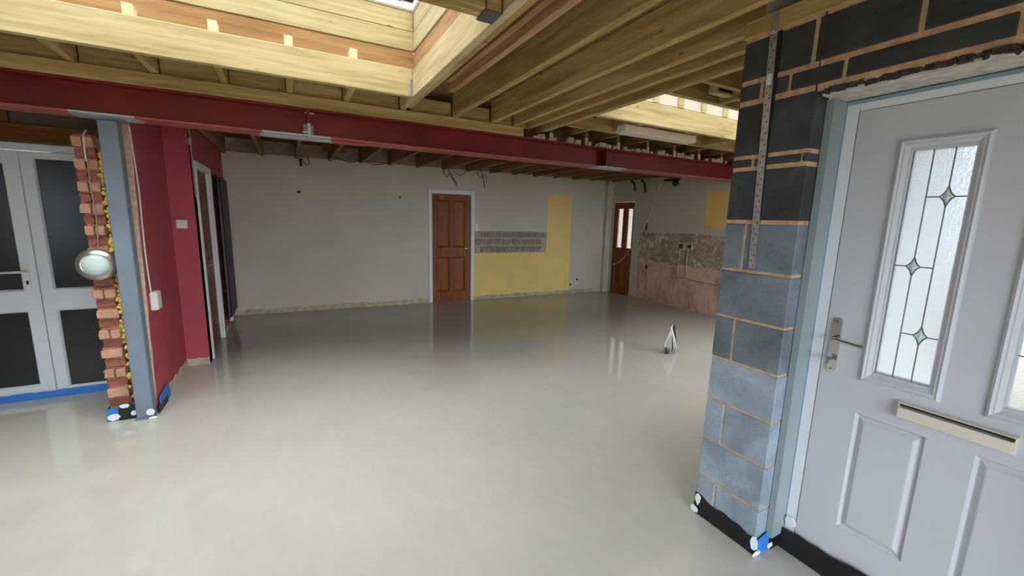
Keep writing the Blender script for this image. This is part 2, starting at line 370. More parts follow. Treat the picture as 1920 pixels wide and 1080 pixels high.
# exposed masonry band
ex = obj('mortar_bed', slab(3.862, 5.405, 0.905, 1.305, -0.004, 0.02), 'mortar_g', wb_, T=T_BACK)
bm = bmesh.new(); mould(bm, 3.858, 5.425, 0.895, 1.31, [(0, 0.0), (0.0, -0.008), (0.012, -0.008), (0.012, 0.0)])
obj('chipped_rim', bm, 'skirt_bare', wb_, T=T_BACK)
def brick_mesh(name, l, h, d, bev=0.006, j=0.003, mat='brick_g'):
    bm = Bx(-l/2, l/2, -d/2, d/2, -h/2, h/2, bev=bev); finish(bm, jit=j)
    me = bpy.data.meshes.new(name); bm.to_mesh(me); bm.free(); me.materials.append(M[mat]); return me
bms = [brick_mesh('brick', 0.30, 0.105, 0.03), brick_mesh('brick', 0.2, 0.1, 0.03), brick_mesh('brick', 0.11, 0.1, 0.03)]
def put(name, me, parent, loc, rz=0.0, label=None):
    o = bpy.data.objects.new(name, me); COL.objects.link(o); o.parent = parent
    if parent.name in WM: o.matrix_parent_inverse = WM[parent.name].inverted()
    o.location = loc; o.rotation_euler = (0, 0, rz); return o
ang = math.atan2(7.06-7.34, 7.0)
for r, zc in enumerate((0.965, 1.105, 1.245)):
    s = 3.88+(0.0 if r % 2 else 0.1)
    while s < 5.36:
        k = random.choice((0, 0, 0, 1, 2)); l = (0.30, 0.2, 0.11)[k]
        if s+l > 5.395: k, l = 2, 0.11
        if s+l > 5.41: break
        p = T_BACK @ Vector((s+l/2, -0.002+random.uniform(-0.003, 0.003), zc)); put('brick', bms[k], wb_, p, ang); s += l+0.022
struct('wall_right', slab(0, 5.86, 0, 2.64, 0, 0.12, [(0.135, 0.73, -0.1, 1.955)]), 'wall_g', label='far right grey wall of the old kitchen, partly stripped', T=T_RIGHT)
wr_ = bpy.data.objects['wall_right']
obj('stripped_plaster', slab(0.95, 3.6, 0.03, 0.80, -0.004, 0.02), 'pink', wr_, T=T_RIGHT)
def ragged_patch(s0, s1, z0, z1, d):
    bm = bmesh.new(); n = 26; a = []; b = []
    for i in range(n+1):
        s = s0+(s1-s0)*i/n; a.append((s, z0+random.uniform(-0.03, 0.03))); b.append((s, z1+random.uniform(-0.012, 0.012)))
    for i in range(n):
        q = [bm.verts.new((x, d, z)) for x, z in (a[i], a[i+1], b[i+1], b[i])]; bm.faces.new(q)
    bmesh.ops.remove_doubles(bm, verts=bm.verts, dist=1e-5)
    r = bmesh.ops.extrude_face_region(bm, geom=list(bm.faces)); bmesh.ops.translate(bm, vec=(0, 0.02, 0), verts=[v for v in r['geom'] if isinstance(v, bmesh.types.BMVert)])
    return bm
obj('hacked_band', ragged_patch(0.93, 3.6, 0.80, 1.36, -0.007), 'patch', wr_, T=T_RIGHT)
bm = bmesh.new()
for i in range(26):
    s = random.uniform(1.0, 3.0); z = random.uniform(0.86, 1.3); w = random.uniform(0.05, 0.16); h = random.uniform(0.03, 0.07)
    box(bm, s, s+w, -0.013, 0.0, z, z+h, bev=0.004)
ob = obj('plaster_scab', bm, 'mortar_g', wr_, T=T_RIGHT, kind='stuff', jit=0.004)
obj('yellow_paint', slab(2.38, 3.6, 1.475, 2.09, -0.003, 0.02), 'wall_y', wr_, T=T_RIGHT)
struct('baseboard_right', ragged_strip(0.76, 4.9, -0.006, 0.035), 'skirt_bare', label='bare plaster strip at the foot of the stripped kitchen wall', T=T_RIGHT)
# pipe boxing in the far corner
bm = Bx(6.05, 6.2, 6.98, 7.1, 0, 2.36); struct('trim_1', bm, 'wall_g', label='painted pipe boxing in the far corner beside the glazed pine door')
bm = Bx(6.03, 6.2, 6.96, 7.1, 2.30, 2.40, bev=0.01); obj('broken_plaster_cap', bm, 'plaster_e', bpy.data.objects['trim_1'], jit=0.01)
# crimson walls
def red_wall():
    bm = bmesh.new(); n = 14; f0 = []; f1 = []
    for i in range(n+1):
        z = 2.45*i/n; y = 3.935+0.185*(z/2.45)+random.uniform(-0.008, 0.008); f0.append(bm.verts.new((-0.99, y, z))); f1.append(bm.verts.new((-1.07, y+0.02, z)))
    g0 = [bm.verts.new((-0.99, 5.06, 2.45*i/n)) for i in range(n+1)]; g1 = [bm.verts.new((-1.07, 5.06, 2.45*i/n)) for i in range(n+1)]
    for a, b in ((f0, f1), (g0, f0), (f1, g1), (g1, g0)):
        for i in range(n): bm.faces.new([a[i], b[i], b[i+1], a[i+1]])
    bm.faces.new([f0[0], g0[0], g1[0], f1[0]]); bm.faces.new([f0[-1], f1[-1], g1[-1], g0[-1]]); return bm
wl = struct('wall_left_crimson', red_wall(), 'red', label='crimson painted wall beside the steel post')
bm = bmesh.new(); pv = None
for i in range(41):
    z = 0.10+2.25*i/40; y = 3.935+0.185*(z/2.45)
    q = [bm.verts.new((-0.985+random.uniform(-0.004, 0.004), y-0.012+random.uniform(-0.008, 0.006), z)), bm.verts.new((-1.06, y-0.008+random.uniform(-0.008, 0.008), z)), bm.verts.new((-1.06, y+0.03, z)), bm.verts.new((-0.987, y+0.012+random.uniform(-0.008, 0.012), z))]
    if pv:
        for k in range(4): bm.faces.new([pv[k], q[k], q[(k+1) % 4], pv[(k+1) % 4]])
    pv = q
obj('cut_plaster_edge', bm, 'plaster_e', wl)
struct('wall_left_return', Bx(-1.0, -0.8, 5.05, 5.2, 0, 2.45), 'red', label='short crimson return between the long crimson wall and the hall door')
struct('wall_left_hall', slab(0.01, 2.4, 0, 2.5, 0, 0.1, [(0.19, 1.02, -0.1, 1.985)]), 'red', label='crimson wall with the hall door and the black radiator', T=T_LEFT)
struct('baseboard_left', ragged_strip(0, 0.78, -0.008, 0.07), 'skirt_bare', label='bare plaster strip along the foot of the crimson wall', T=TR(-0.99, 4.27, 0) @ RZ(math.pi/2))
struct('baseboard_left_return', ragged_strip(0, 0.19, -0.008, 0.07, amp=0.006, step=0.03), 'skirt_bare', label='bare chipped plaster strip under the short crimson return', T=TR(-0.99, 5.05, 0))
struct('baseboard_left_hall', ragged_strip(1.1, 2.2, -0.008, 0.05), 'skirt_bare', label='bare strip below the black radiator', T=T_LEFT)
# patio wall and other shell walls
struct('wall_left_patio', slab(0.0, 2.42, 0, 2.42, 0, 0.15, [(0.85, 2.22, -0.1, 2.02)]), 'wall_brown', label='dull wall around the white patio doors', T=T_GLZ)
struct('wall_left', slab(0, 6.3, 0, 2.66, 0, 0.12, [(0.6, 1.6, 0.9, 2.0)]), 'wall_w', label='left wall outside the frame with a small window added for daylight', T=TR(-3.5, -1.6, 0) @ RZ(math.pi/2))  # unseen window added to let sky light in
struct('wall_rear', slab(0, 5.5, 0, 2.66, 0, 0.12, [(0.4, 2.7, 0.0, 1.92)]), 'wall_w', label='rear wall behind the viewer with a wide unseen patio opening sized for its daylight', T=TR(2.0, -1.6, 0) @ RZ(math.pi))  # unseen opening, sized for the daylight it lets in
struct('wall_front', slab(0, 4.32, 0, 2.64, 0, 0.14, [(0.2, 2.0, 0.2, 2.2)]), 'wall_w', label='wall right of the block pier with a wide opening added for daylight, out of view', T=TR(6.3, 1.285, 0) @ RZ(math.pi))  # unseen opening added to bring daylight to the far room

# ------------------------------------------------------------------ block wall with the porch door
wp = empty('wall_porch', (1.93, 0.9, 0), label='grey concrete block pier and the block courses over the white door', kind='structure')
bm = Bx(1.8785, 1.968, 0.970, 1.2915, 0.0, 2.372); box(bm, 1.8785, 1.968, -1.5, 0.975, 2.078, 2.372); box(bm, 1.8785, 1.968, -1.5, -0.06, 0, 2.08)
obj('mortar', bm, 'mortar', wp)
XF, XB = 1.874, 1.972
def block(y0, y1, z0, z1, dx=None):
    dx = random.uniform(-0.0015, 0.0015) if dx is None else dx
    obj('block', Bx(XF+dx, XB, y0, y1, z0, z1, bev=0.003), 'block_pale' if z0 < 0.7 else ('block_mid' if z0 < 1.5 else 'block'), wp, jit=0.0008)  # tone by course height: pale at the foot, dark at the top
YN, YFR, J = 0.966, 1.295, 1.192
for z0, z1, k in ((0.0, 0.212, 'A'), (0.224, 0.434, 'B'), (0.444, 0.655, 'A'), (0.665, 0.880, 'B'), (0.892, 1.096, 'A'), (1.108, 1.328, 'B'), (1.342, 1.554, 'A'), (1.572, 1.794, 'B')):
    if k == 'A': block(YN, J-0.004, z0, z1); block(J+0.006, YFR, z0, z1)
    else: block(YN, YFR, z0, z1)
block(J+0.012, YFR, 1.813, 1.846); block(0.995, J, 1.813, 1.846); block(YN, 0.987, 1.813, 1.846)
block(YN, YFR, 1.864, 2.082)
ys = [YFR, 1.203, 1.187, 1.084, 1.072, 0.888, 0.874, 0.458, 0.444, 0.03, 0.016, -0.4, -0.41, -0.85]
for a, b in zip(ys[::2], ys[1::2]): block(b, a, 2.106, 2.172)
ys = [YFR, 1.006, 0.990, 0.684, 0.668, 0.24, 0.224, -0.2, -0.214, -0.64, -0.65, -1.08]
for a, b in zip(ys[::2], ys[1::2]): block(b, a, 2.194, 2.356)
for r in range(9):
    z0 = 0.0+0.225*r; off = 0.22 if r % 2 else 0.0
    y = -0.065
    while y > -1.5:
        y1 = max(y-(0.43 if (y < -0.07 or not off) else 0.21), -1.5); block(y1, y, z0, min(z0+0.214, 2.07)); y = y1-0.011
# wall plate over the blocks
obj('wall_plate', Bx(1.868, 1.965, -1.5, 1.30, 2.372, 2.447, bev=0.003), 'pine_y', wp)
# lintel: rough underside and crusty foam edge
lt = struct('lintel', Bx(1.884, 2.12, -0.06, 0.95, 2.058, 2.082), 'lintel', label='rough pale lintel underside over the white door')
bm = bmesh.new(); yy = 0.955
while yy > -0.05:
    w = random.uniform(0.012, 0.04); box(bm, 1.872+random.uniform(0, 0.006), 1.9, yy-w, yy, 2.066+random.uniform(-0.008, 0.004), 2.086, bev=0.003); yy -= w*0.9
obj('crusty_edge', bm, 'crust', lt, jit=0.003, kind='stuff')

# ------------------------------------------------------------------ porch door (door_1)
d1 = empty('door_1', (2.08, 0.45, 0), label='white composite front door with two leaded frosted panes beside the block pier', kind='structure')
def dpart(name, bm, mat, parent=None, label=None, **k): return obj(name, bm, mat, parent or d1, label=label, T=T_DOOR, **k)
bm = bmesh.new(); box(bm, -0.05, -0.004, 0.0, 0.07, 0.0, 2.052, bev=0.003); box(bm, 0.872, 0.918, 0, 0.07, 0, 2.052, bev=0.003); box(bm, -0.004, 0.872, 0.0, 0.07, 2.011, 2.052, bev=0.003)
box(bm, -0.004, 0.872, 0.0, 0.07, 0, 0.05)
fr = dpart('door_frame', bm, 'white_pvc')
dpart('reveal_board', Bx(-0.078, -0.05, -0.1, 0.07, 0.07, 2.056), 'jamb', label='bluish filmed side of the door frame')
dpart('reveal_board', Bx(0.918, 0.946, -0.1, 0.07, 0.07, 2.056), 'jamb')
dpart('protective_film', Bx(-0.05, 0.918, -0.008, 0.0, 2.040, 2.0525), 'film', label='strip of blue film along the frame head')
dpart('protective_film', Bx(-0.0515, -0.0465, -0.003, 0.001, 0.1, 2.045), 'film')
dpart('gasket', mould(bmesh.new(), -0.006, 0.874, 0.05, 2.013, [(0, 0.004), (0.008, 0.004)]), 'gasket')
G1 = (0.182, 0.350); G2 = (0.535, 0.703); GZ = (0.973, 1.835)
PZ = (0.255, 0.785); P1 = (0.150, 0.370); P2 = (0.497, 0.717)
leaf = dpart('door_leaf', slab(0.0, 0.868, 0.055, 2.008, -0.002, 0.044, [G1+GZ, G2+GZ, P1+PZ, P2+PZ]), 'door_white')
for P in (P1, P2):
    bm = mould(bmesh.new(), P[0], P[1], PZ[0], PZ[1], [(0, -0.002), (0.004, 0.004), (0.010, 0.010), (0.014, 0.009), (0.030, 0.000), (0.034, -0.001)], cap=True)
    dpart('raised_panel', bm, 'door_white', leaf)
for Gs, mir in ((G1, False), (G2, True)):
    bm = mould(bmesh.new(), Gs[0]-0.038, Gs[1]+0.038, GZ[0]-0.046, GZ[1]+0.044, [(0, -0.002), (0.003, -0.012), (0.010, -0.016), (0.017, -0.012), (0.021, -0.012), (0.026, -0.009), (0.034, -0.004), (0.0365, -0.004), (0.040, 0.012)])
    ca = dpart('glazing_surround', bm, 'door_white')
    pane = dpart('glass_pane', Bx(Gs[0]-0.002, Gs[1]+0.002, 0.014, 0.024, GZ[0]-0.002, GZ[1]+0.002), 'frost')
    W3 = (Gs[1]-Gs[0])/3
    def sm_(s): return Gs[0]+(Gs[1]-s if mir else s-Gs[0])
    c1, c2 = Gs[0]+0.0585, Gs[0]+0.1145
    bm = bmesh.new(); r = 0.0022; dd = 0.012
    def line(pts): tube(bm, [(sm_(a), dd, b) for a, b in pts], r, seg=6, smooth=False)
    def dia(cx, cz, w=0.020, h=0.036):
        pts = []
        for (ax, az), (bx, bz) in (((0, h), (w, 0)), ((w, 0), (0, -h)), ((0, -h), (-w, 0)), ((-w, 0), (0, h))):
            for k in range(5):
                t = k/4; x = ax*(1-t)+bx*t; z = az*(1-t)+bz*t; q = 1-0.42*4*t*(1-t)*0.5; pts.append((cx+x*q, cz+z*q))
        line(pts)
    z1, z2, z3 = 1.666, 1.410, 1.153
    line([(c1, GZ[1]), (c1, z2+0.036)]); line([(c1, z2-0.036), (c1, GZ[0])])
    line([(c2, GZ[1]), (c2, z1+0.036)]); line([(c2, z1-0.036), (c2, z3+0.036)]); line([(c2, z3-0.036), (c2, GZ[0])])
    dia(c2, z1); dia(c1, z2); dia(c2, z3)
    line([(c1, z1), (c2-0.020, z1)]); line([(c2+0.020, z1), (Gs[1], z1)])
    line([(Gs[0], z2), (c1-0.020, z2)]); line([(c1+0.020, z2), (c2, z2)])
    line([(c1, z3), (c2-0.020, z3)]); line([(c2+0.020, z3), (Gs[1], z3)])
    line([(Gs[0]+0.0035, GZ[1]), (Gs[0]+0.0035, GZ[0])])
    obj('lead_came', bm, 'came', pane, T=T_DOOR, sm=True)
    for cx, cz in ((c2, z1), (c1, z2), (c2, z3)):
        bm = bmesh.new(); vs = [bm.verts.new((sm_(cx+a), 0.012, cz+b)) for a, b in ((0, 0.028), (0.0145, 0), (0, -0.028), (-0.0145, 0))]; ap = bm.verts.new((sm_(cx), 0.007, cz))
        for k in range(4): bm.faces.new([vs[k], vs[(k+1) % 4], ap])
        obj('bevelled_diamond', bm, 'lampglass', pane, T=T_DOOR)
# handle
bm = bmesh.new()
def pill(bm, cx, z0, z1, hw, d0, d1, seg=8):
    pts = [(cx+hw*math.cos(a), z1-hw+hw*math.sin(a)) for a in [math.pi*k/seg for k in range(seg+1)]]+[(cx-hw*math.cos(a), z0+hw-hw*math.sin(a)) for a in [math.pi*k/seg for k in range(seg+1)]]
    a = [bm.verts.new((x, d0, z)) for x, z in pts]; b = [bm.verts.new((x, d1, z)) for x, z in pts]; n = len(pts)
    for k in range(n): bm.faces.new([a[k], a[(k+1) % n], b[(k+1) % n], b[k]])
    bm.faces.new(a[::-1]); bm.faces.new(b)
pill(bm, 0.041, 0.928, 1.170, 0.0165, -0.012, -0.001)
hd = dpart('handle', bm, 'chrome', label='polished chrome lever handle on a long backplate', sm=True)
bm = bmesh.new(); tube(bm, [(0.041, -0.01, 1.083), (0.041, -0.035, 1.083), (0.048, -0.05, 1.083), (0.075, -0.054, 1.081), (0.115, -0.052, 1.078), (0.152, -0.046, 1.074)], 0.0078, seg=10); obj('lever', bm, 'chrome', hd, T=T_DOOR, sm=True)
bm = bmesh.new(); pill(bm, 0.041, 0.975, 1.008, 0.0085, -0.019, -0.01); obj('lock_cylinder', bm, 'chrome', hd, T=T_DOOR, sm=True)
bm = Bx(0.0395, 0.0425, -0.045, -0.018, 0.985, 0.999, bev=0.001); box(bm, 0.039, 0.043, -0.06, -0.04, 0.975, 1.001, bev=0.003); obj('key', bm, 'came', hd, T=T_DOOR)
for z in (0.945, 1.153): obj('screw', lathe(bmesh.new(), [(0.004, 0), (0.004, 0.002), (0.002, 0.003)], TR(0.041, -0.012, z) @ Matrix.Rotation(math.pi/2, 4, 'X'), 12), 'came', hd, T=T_DOOR)
# letterbox
lb = dpart('letterbox', mould(bmesh.new(), 0.280, 0.583, 0.832, 0.895, [(0, -0.002), (0, -0.020), (0.004, -0.024), (0.006, -0.024), (0.006, -0.010)]), 'letter', label='satin letterbox flap')
obj('brush_strip', Bx(0.287, 0.576, -0.016, -0.004, 0.880, 0.894), 'gasket', lb, T=T_DOOR)
obj('flap', Bx(0.286, 0.577, -0.034, -0.024, 0.836, 0.878, bev=0.002), 'letter', lb, T=T_DOOR)

# ------------------------------------------------------------------ patio doors (door_2)
d2 = empty('door_2', (-1.9, 4.68, 0), label='white plastic patio doors with dark covered panes left of the brick pier', kind='structure')
def gpart(name, bm, mat, parent=None, label=None, **k): return obj(name, bm, mat, parent or d2, label=label, T=T_GLZ, **k)
bm = bmesh.new(); box(bm, 0.80, 0.87, -0.01, 0.06, 0, 2.03, bev=0.004); box(bm, 2.20, 2.27, -0.01, 0.06, 0, 2.03, bev=0.004)
box(bm, 0.87, 2.20, -0.01, 0.06, 1.975, 2.03, bev=0.004); box(bm, 0.87, 2.20, -0.01, 0.06, 0.0, 0.035, bev=0.003)
gpart('door_frame', bm, 'white_pvc')
for k, (a, b, st) in enumerate(((0.875, 1.712, 'L'), (1.718, 2.195, 'R'))):
    z0, z1 = 0.04, 1.97
    wl_, wr2 = (0.085, 0.085)
    hs = (a+wl_, b-wr2) if k == 0 else (1.785, 2.155)
    holes = [(hs[0], hs[1], 0.10 if k == 0 else 0.06, 0.728), (hs[0], hs[1], 0.893, 1.884 if k == 0 else 1.93)]
    nm = gpart('door_leaf', slab(a, b, z0, z1, -0.018 if k == 0 else -0.012, 0.045, holes), 'white_pvc')
    for h in holes:
        f = obj('bead', mould(bmesh.new(), h[0], h[1], h[2], h[3], [(0, -0.018 if k == 0 else -0.012), (0.006, -0.006), (0.012, 0.004), (0.012, 0.02)]), 'white_pvc', nm, T=T_GLZ)
        obj('pane', Bx(h[0]-0.002, h[1]+0.002, 0.012, 0.03, h[2]-0.002, h[3]+0.002), 'darkpane', nm, label='dark covered pane', T=T_GLZ)
bm = bmesh.new(); pill(bm, 1.655, 0.90, 1.10, 0.016, -0.026, -0.018); h2 = gpart('handle', bm, 'white_pl', label='white lever handle', sm=True)
bm = bmesh.new(); tube(bm, [(1.655, -0.02, 1.05), (1.655, -0.055, 1.05), (1.64, -0.065, 1.05), (1.59, -0.066, 1.048), (1.53, -0.062, 1.046)], [0.012]*7+[0.011]*6+[0.010]*6+[0.008]*6, seg=8); obj('lever', bm, 'white_pl', h2, T=T_GLZ, sm=True)
bm = bmesh.new(); pill(bm, 1.655, 0.945, 0.978, 0.007, -0.030, -0.024); obj('keyhole', bm, 'black', h2, T=T_GLZ)
obj('timber_lintel', Bx(-3.48, -1.10, 4.60, 4.649, 2.035, 2.165, bev=0.004), 'old_x', label='dark brown timber lintel above the white patio doors', cat='lintel')
obj('timber_offcut', Bx(-1.86, -1.80, 4.61, 4.66, 2.17, 2.26, bev=0.004), 'old_x', label='small dark timber block above the brown lintel, top left', cat='timber block')

# ------------------------------------------------------------------ pine doors
def timber_door(name, T, s0, s1, ztop, panels, glass, mat, label, loc, depth=0.03, arch=True, handle=None, hand=1, framew=0.066):
    r = empty(name, loc, label=label, kind='structure')
    if arch:
        bm = bmesh.new(); a0, a1 = s0-framew, s1+framew; zt = ztop+framew
        box(bm, a0, s0-0.008, -0.018, 0.0, 0, zt, bev=0.004); box(bm, s1+0.008, a1, -0.018, 0.0, 0, zt, bev=0.004); box(bm, s0-0.008, s1+0.008, -0.018, 0.0, ztop+0.006, zt, bev=0.004)
        obj('architrave', bm, 'white', r, label='white architrave', T=T)
        bm = bmesh.new(); box(bm, s0-0.008, s0, 0.0, 0.10, 0, ztop+0.006); box(bm, s1, s1+0.008, 0.0, 0.10, 0, ztop+0.006); box(bm, s0, s1, 0.0, 0.10, ztop-0.001, ztop+0.006)
        obj('door_lining', bm, 'white', r, T=T)
    lf = obj('door_leaf', slab(s0+0.003, s1-0.003, 0.002, ztop-0.003, depth, depth+0.04, [p for p in panels]+[g for g in glass]), mat, r, T=T)
    for p in panels:
        obj('raised_panel', mould(bmesh.new(), p[0], p[1], p[2], p[3], [(0, depth), (0.005, depth-0.004), (0.012, depth+0.004), (0.018, depth+0.014), (0.05, depth+0.006), (0.055, depth+0.006)], cap=True), mat, lf, T=T)
    for g_ in glass:
        obj('pane', Bx(g_[0], g_[1], depth+0.016, depth+0.022, g_[2], g_[3]), 'frost', lf, label='frosted pane', T=T)
        obj('bead', mould(bmesh.new(), g_[0]-0.004, g_[1]+0.004, g_[2]-0.004, g_[3]+0.004, [(0, depth), (0.002, depth-0.006), (0.01, depth-0.004), (0.014, depth+0.012)]), mat, lf, T=T)
    if handle:
        hs, hz = handle
        h = obj('handle', lathe(bmesh.new(), [(0.024, 0), (0.024, 0.006), (0.018, 0.01)], TR(hs, depth, hz) @ Matrix.Rotation(math.pi/2, 4, 'X'), 20), 'chrome', r, label='chrome lever handle', T=T, sm=True)
        bm = bmesh.new(); tube(bm, [(hs, depth, hz), (hs, depth-0.045, hz), (hs-hand*0.015, depth-0.055, hz), (hs-hand*0.07, depth-0.057, hz), (hs-hand*0.12, depth-0.05, hz-0.002)], 0.009, seg=8); obj('lever', bm, 'chrome', h, T=T, sm=True)
    return r
timber_door('door_3', T_BACK, 3.053, 3.783, 1.966, [(3.15, 3.385, 1.00, 1.86), (3.45, 3.685, 1.00, 1.86), (3.15, 3.385, 0.18, 0.83), (3.45, 3.685, 0.18, 0.83)], [], 'door_z',
            'closed orange pine panel door with white architrave in the grey back wall', (2.6, 7.2, 0), handle=(3.725, 0.99))
timber_door('door_4', T_LEFT, 0.20, 1.01, 1.98, [(0.32, 0.58, 1.0, 1.87), (0.665, 0.905, 1.0, 1.87), (0.32, 0.58, 0.2, 0.8), (0.665, 0.905, 0.2, 0.8)], [], 'door_dark',
            'brown timber hall door with white architrave in the crimson wall', (-0.83, 5.68, 0), handle=(0.315, 0.985), hand=-1)
timber_door('door_5', T_RIGHT, 0.14, 0.725, 1.95, [(0.23, 0.40, 0.18, 0.70), (0.47, 0.64, 0.18, 0.70)], [(0.255, 0.42, 0.995, 1.825), (0.545, 0.70, 0.995, 1.825)], 'door_z',
            'pine door with two tall frosted panes in the far right corner', (6.22, 6.63, 0), depth=0.01, arch=False)

# ================================================================== STEEL
sb = empty('steel_beam', (1.3, 3.84, 2.15), label='long dark red steel beam spanning the whole room under the timber joists', cat='beam')
def ibeam(x0, x1, y0, y1, z0, z1, tf=0.013, tw=0.009):
    bm = bmesh.new(); ym = (y0+y1)/2
    box(bm, x0, x1, y0, y1, z0, z0+tf, bev=0.002); box(bm, x0, x1, y0, y1, z1-tf, z1, bev=0.002); box(bm, x0, x1, ym-tw/2, ym+tw/2, z0+tf, z1-tf); 
    for sgn in (-1, 1):     # root fillets
        for za, zb in ((z0+tf, z0+tf+0.012), (z1-tf, z1-tf-0.012)):
            v = [bm.verts.new((x, y, z)) for x in (x0, x1) for y, z in ((ym+sgn*tw/2, zb), (ym+sgn*(tw/2+0.012), za))]
            bm.faces.new([v[0], v[1], v[3], v[2]])
    return bm
BZ0, BZ1, BY0, BY1 = 2.150, 2.360, 3.74, 3.943
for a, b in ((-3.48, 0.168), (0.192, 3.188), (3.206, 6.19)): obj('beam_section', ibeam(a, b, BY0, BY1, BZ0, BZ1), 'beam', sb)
for a in (0.168, 0.180, 3.188, 3.197): obj('end_plate', Bx(a, a+(0.0115 if a < 1 else 0.0085), BY0+0.004, BY1-0.004, BZ0-0.004, BZ1+(0.004 if a < 1 else 0), bev=0.001), 'beam', sb)
for xx in (0.168, 0.192):
    for z in (2.185, 2.33):
        for y in (3.775, 3.91):
            sgn = -1 if xx < 0.18 else 1
            bm = lathe(bmesh.new(), [(0.012, 0), (0.012, 0.010), (0.0075, 0.010), (0.0075, 0.032 if (z > 2.2) == (sgn > 0) else 0.014)], TR(xx, y, z) @ Matrix.Rotation(sgn*math.pi/2, 4, 'Y'), 6)
            obj('bolt', bm, 'galv', sb)
obj('cover_plate', Bx(-0.22, 0.62, 3.80, 3.90, 2.138, 2.149, bev=0.001), 'beam', sb)
pst = obj('steel_post', Bx(-1.083, -0.983, 3.818, 3.918, 0.012, 2.136, bev=0.006), 'post', label='blue grey painted square steel post beside the broken brick pier', cat='post')
obj('cap_plate', Bx(-1.11, -0.95, 3.80, 3.935, 2.1365, 2.1495), 'post', pst)
obj('base_plate', Bx(-1.09, -0.976, 3.81, 3.925, 0.0, 0.012), 'post', pst)

# ================================================================== TIMBER ROOF OF THE EXTENSION
ce = empty('ceiling', (1.0, 1.5, ZB), label='open timber joist ceiling of the extension with boarding above', kind='structure')
def joistY(x0, x1, y0, y1, z0=ZB, z1=ZT, mat='pine_y', nm='joist'): return obj(nm, Bx(x0, x1, y0, y1, z0, z1, bev=0.003), mat, ce)
def joistX(x0, x1, y0, y1, z0=ZB, z1=ZT, mat='pine_x', nm='joist'): return obj(nm, Bx(x0, x1, y0, y1, z0, z1, bev=0.003), mat, ce)
# boarding with holes for both rooflights (local s = x, z = y)
S1 = (-2.1, 0.93, 1.86, 3.40); S2 = (2.46, 5.7, 2.22, 3.02)
bm = slab(-3.55, 6.25, -1.65, 3.95, 0, 0.02, [S1, S2])
obj('roof_board', bm, 'osb', ce, T=Matrix(((1, 0, 0, 0), (0, 0, 1, 0), (0, 1, 0, ZT+0.002), (0, 0, 0, 1))))
# long joists
joistY(0.888, 0.935, -1.5, 3.735, mat='pale_y'); joistY(0.938, 0.982, -1.5, 3.70, z0=ZB+0.012)
joistY(1.085, 1.128, -1.5, 3.05, z0=ZB+0.002, mat='pink_y')
joistY(1.36, 1.412, -1.5, 3.735); joistY(1.745, 1.792, -1.5, 3.735); joistY(1.985, 2.032, -1.5, 3.735)
joistY(2.150, 2.200, 1.30, 3.80); joistY(2.355, 2.405, 1.30, 3.92)
# strip on the pinkish joist
joistY(1.045, 1.085, -1.5, 3.0, z0=ZB+0.05, z1=ZT, mat='pink_y', nm='packer')
# rooflight one trimmers
joistX(-3.48, 0.886, 3.31, 3.355, mat='pale_x', nm='trimmer')
joistX(-3.48, 0.886, 1.845, 1.89, nm='trimmer'); joistX(-3.48, 0.886, 1.798, 1.843, nm='trimmer')
for k in range(8): joistY(-3.30+0.4*k-0.02, -3.30+0.4*k+0.025, -1.5, 1.797)
for x in (-1.9, -1.52, -1.135, -0.735, -0.345, 0.06, 0.46): joistY(x-0.022, x+0.022, 3.356, 3.76)
# plate and blocking along the steel
obj('sole_plate', Bx(-3.48, 2.10, 3.722, 3.90, 2.361, 2.447, bev=0.004), 'pine_x', ce)
xs = [-3.48, -1.925, -1.90+0.03, -1.545, -1.49, -1.16, -1.11, -0.76, -0.71, -0.37, -0.32, 0.035, 0.085, 0.435, 0.485, 0.885, 0.985, 1.357, 1.415, 1.742, 1.795, 1.982, 2.035, 2.148]
for a, b in zip(xs[::2], xs[1::2]): joistX(a, b, 3.762, 3.806, z0=2.449, z1=ZT-(0.07 if a > 0.9 else 0.0), nm='noggin')
# packer end of the plate
# rooflight two framing
joistX(2.407, 6.15, 2.965, 3.01, mat='pale_x', nm='trimmer'); joistX(2.407, 6.15, 2.195, 2.24, nm='trimmer')
joistX(2.407, 6.15, 3.385, 3.43, z0=2.44, nm='trimmer')
joistY(5.71, 5.755, 2.241, 2.964); joistY(4.9, 4.945, 1.30, 2.194); joistY(5.4, 5.445, 1.3, 2.194)
for x in (2.93, 3.5, 4.1): joistY(x, x+0.045, 1.30, 2.194)
joistX(2.41, 2.92, 1.9, 1.945, nm='noggin')
for x in (2.72, 3.15, 3.62, 4.08, 4.55, 5.0, 5.45): joistY(x-0.022, x+0.022, 3.431, 3.93, z0=2.452, mat='old_y')
for x in (2.95, 3.6, 4.3, 5.0, 5.6): joistY(x, x+0.045, 3.011, 3.384)
# U shaped bracket of timber in front of the near trimmer
ub = obj('timber_box_end', Bx(2.76, 3.16, 2.08, 2.14, 2.478, 2.496, bev=0.002), 'pale_x', ce)
obj('timber_box_end', Bx(2.735, 2.77, 2.08, 2.14, 2.478, 2.60, bev=0.002), 'pale_x', ce); obj('timber_box_end', Bx(2.77, 3.16, 2.09, 2.14, 2.497, 2.585), 'dark', ce)  # last box is a dark fill painting the shade inside the bracket

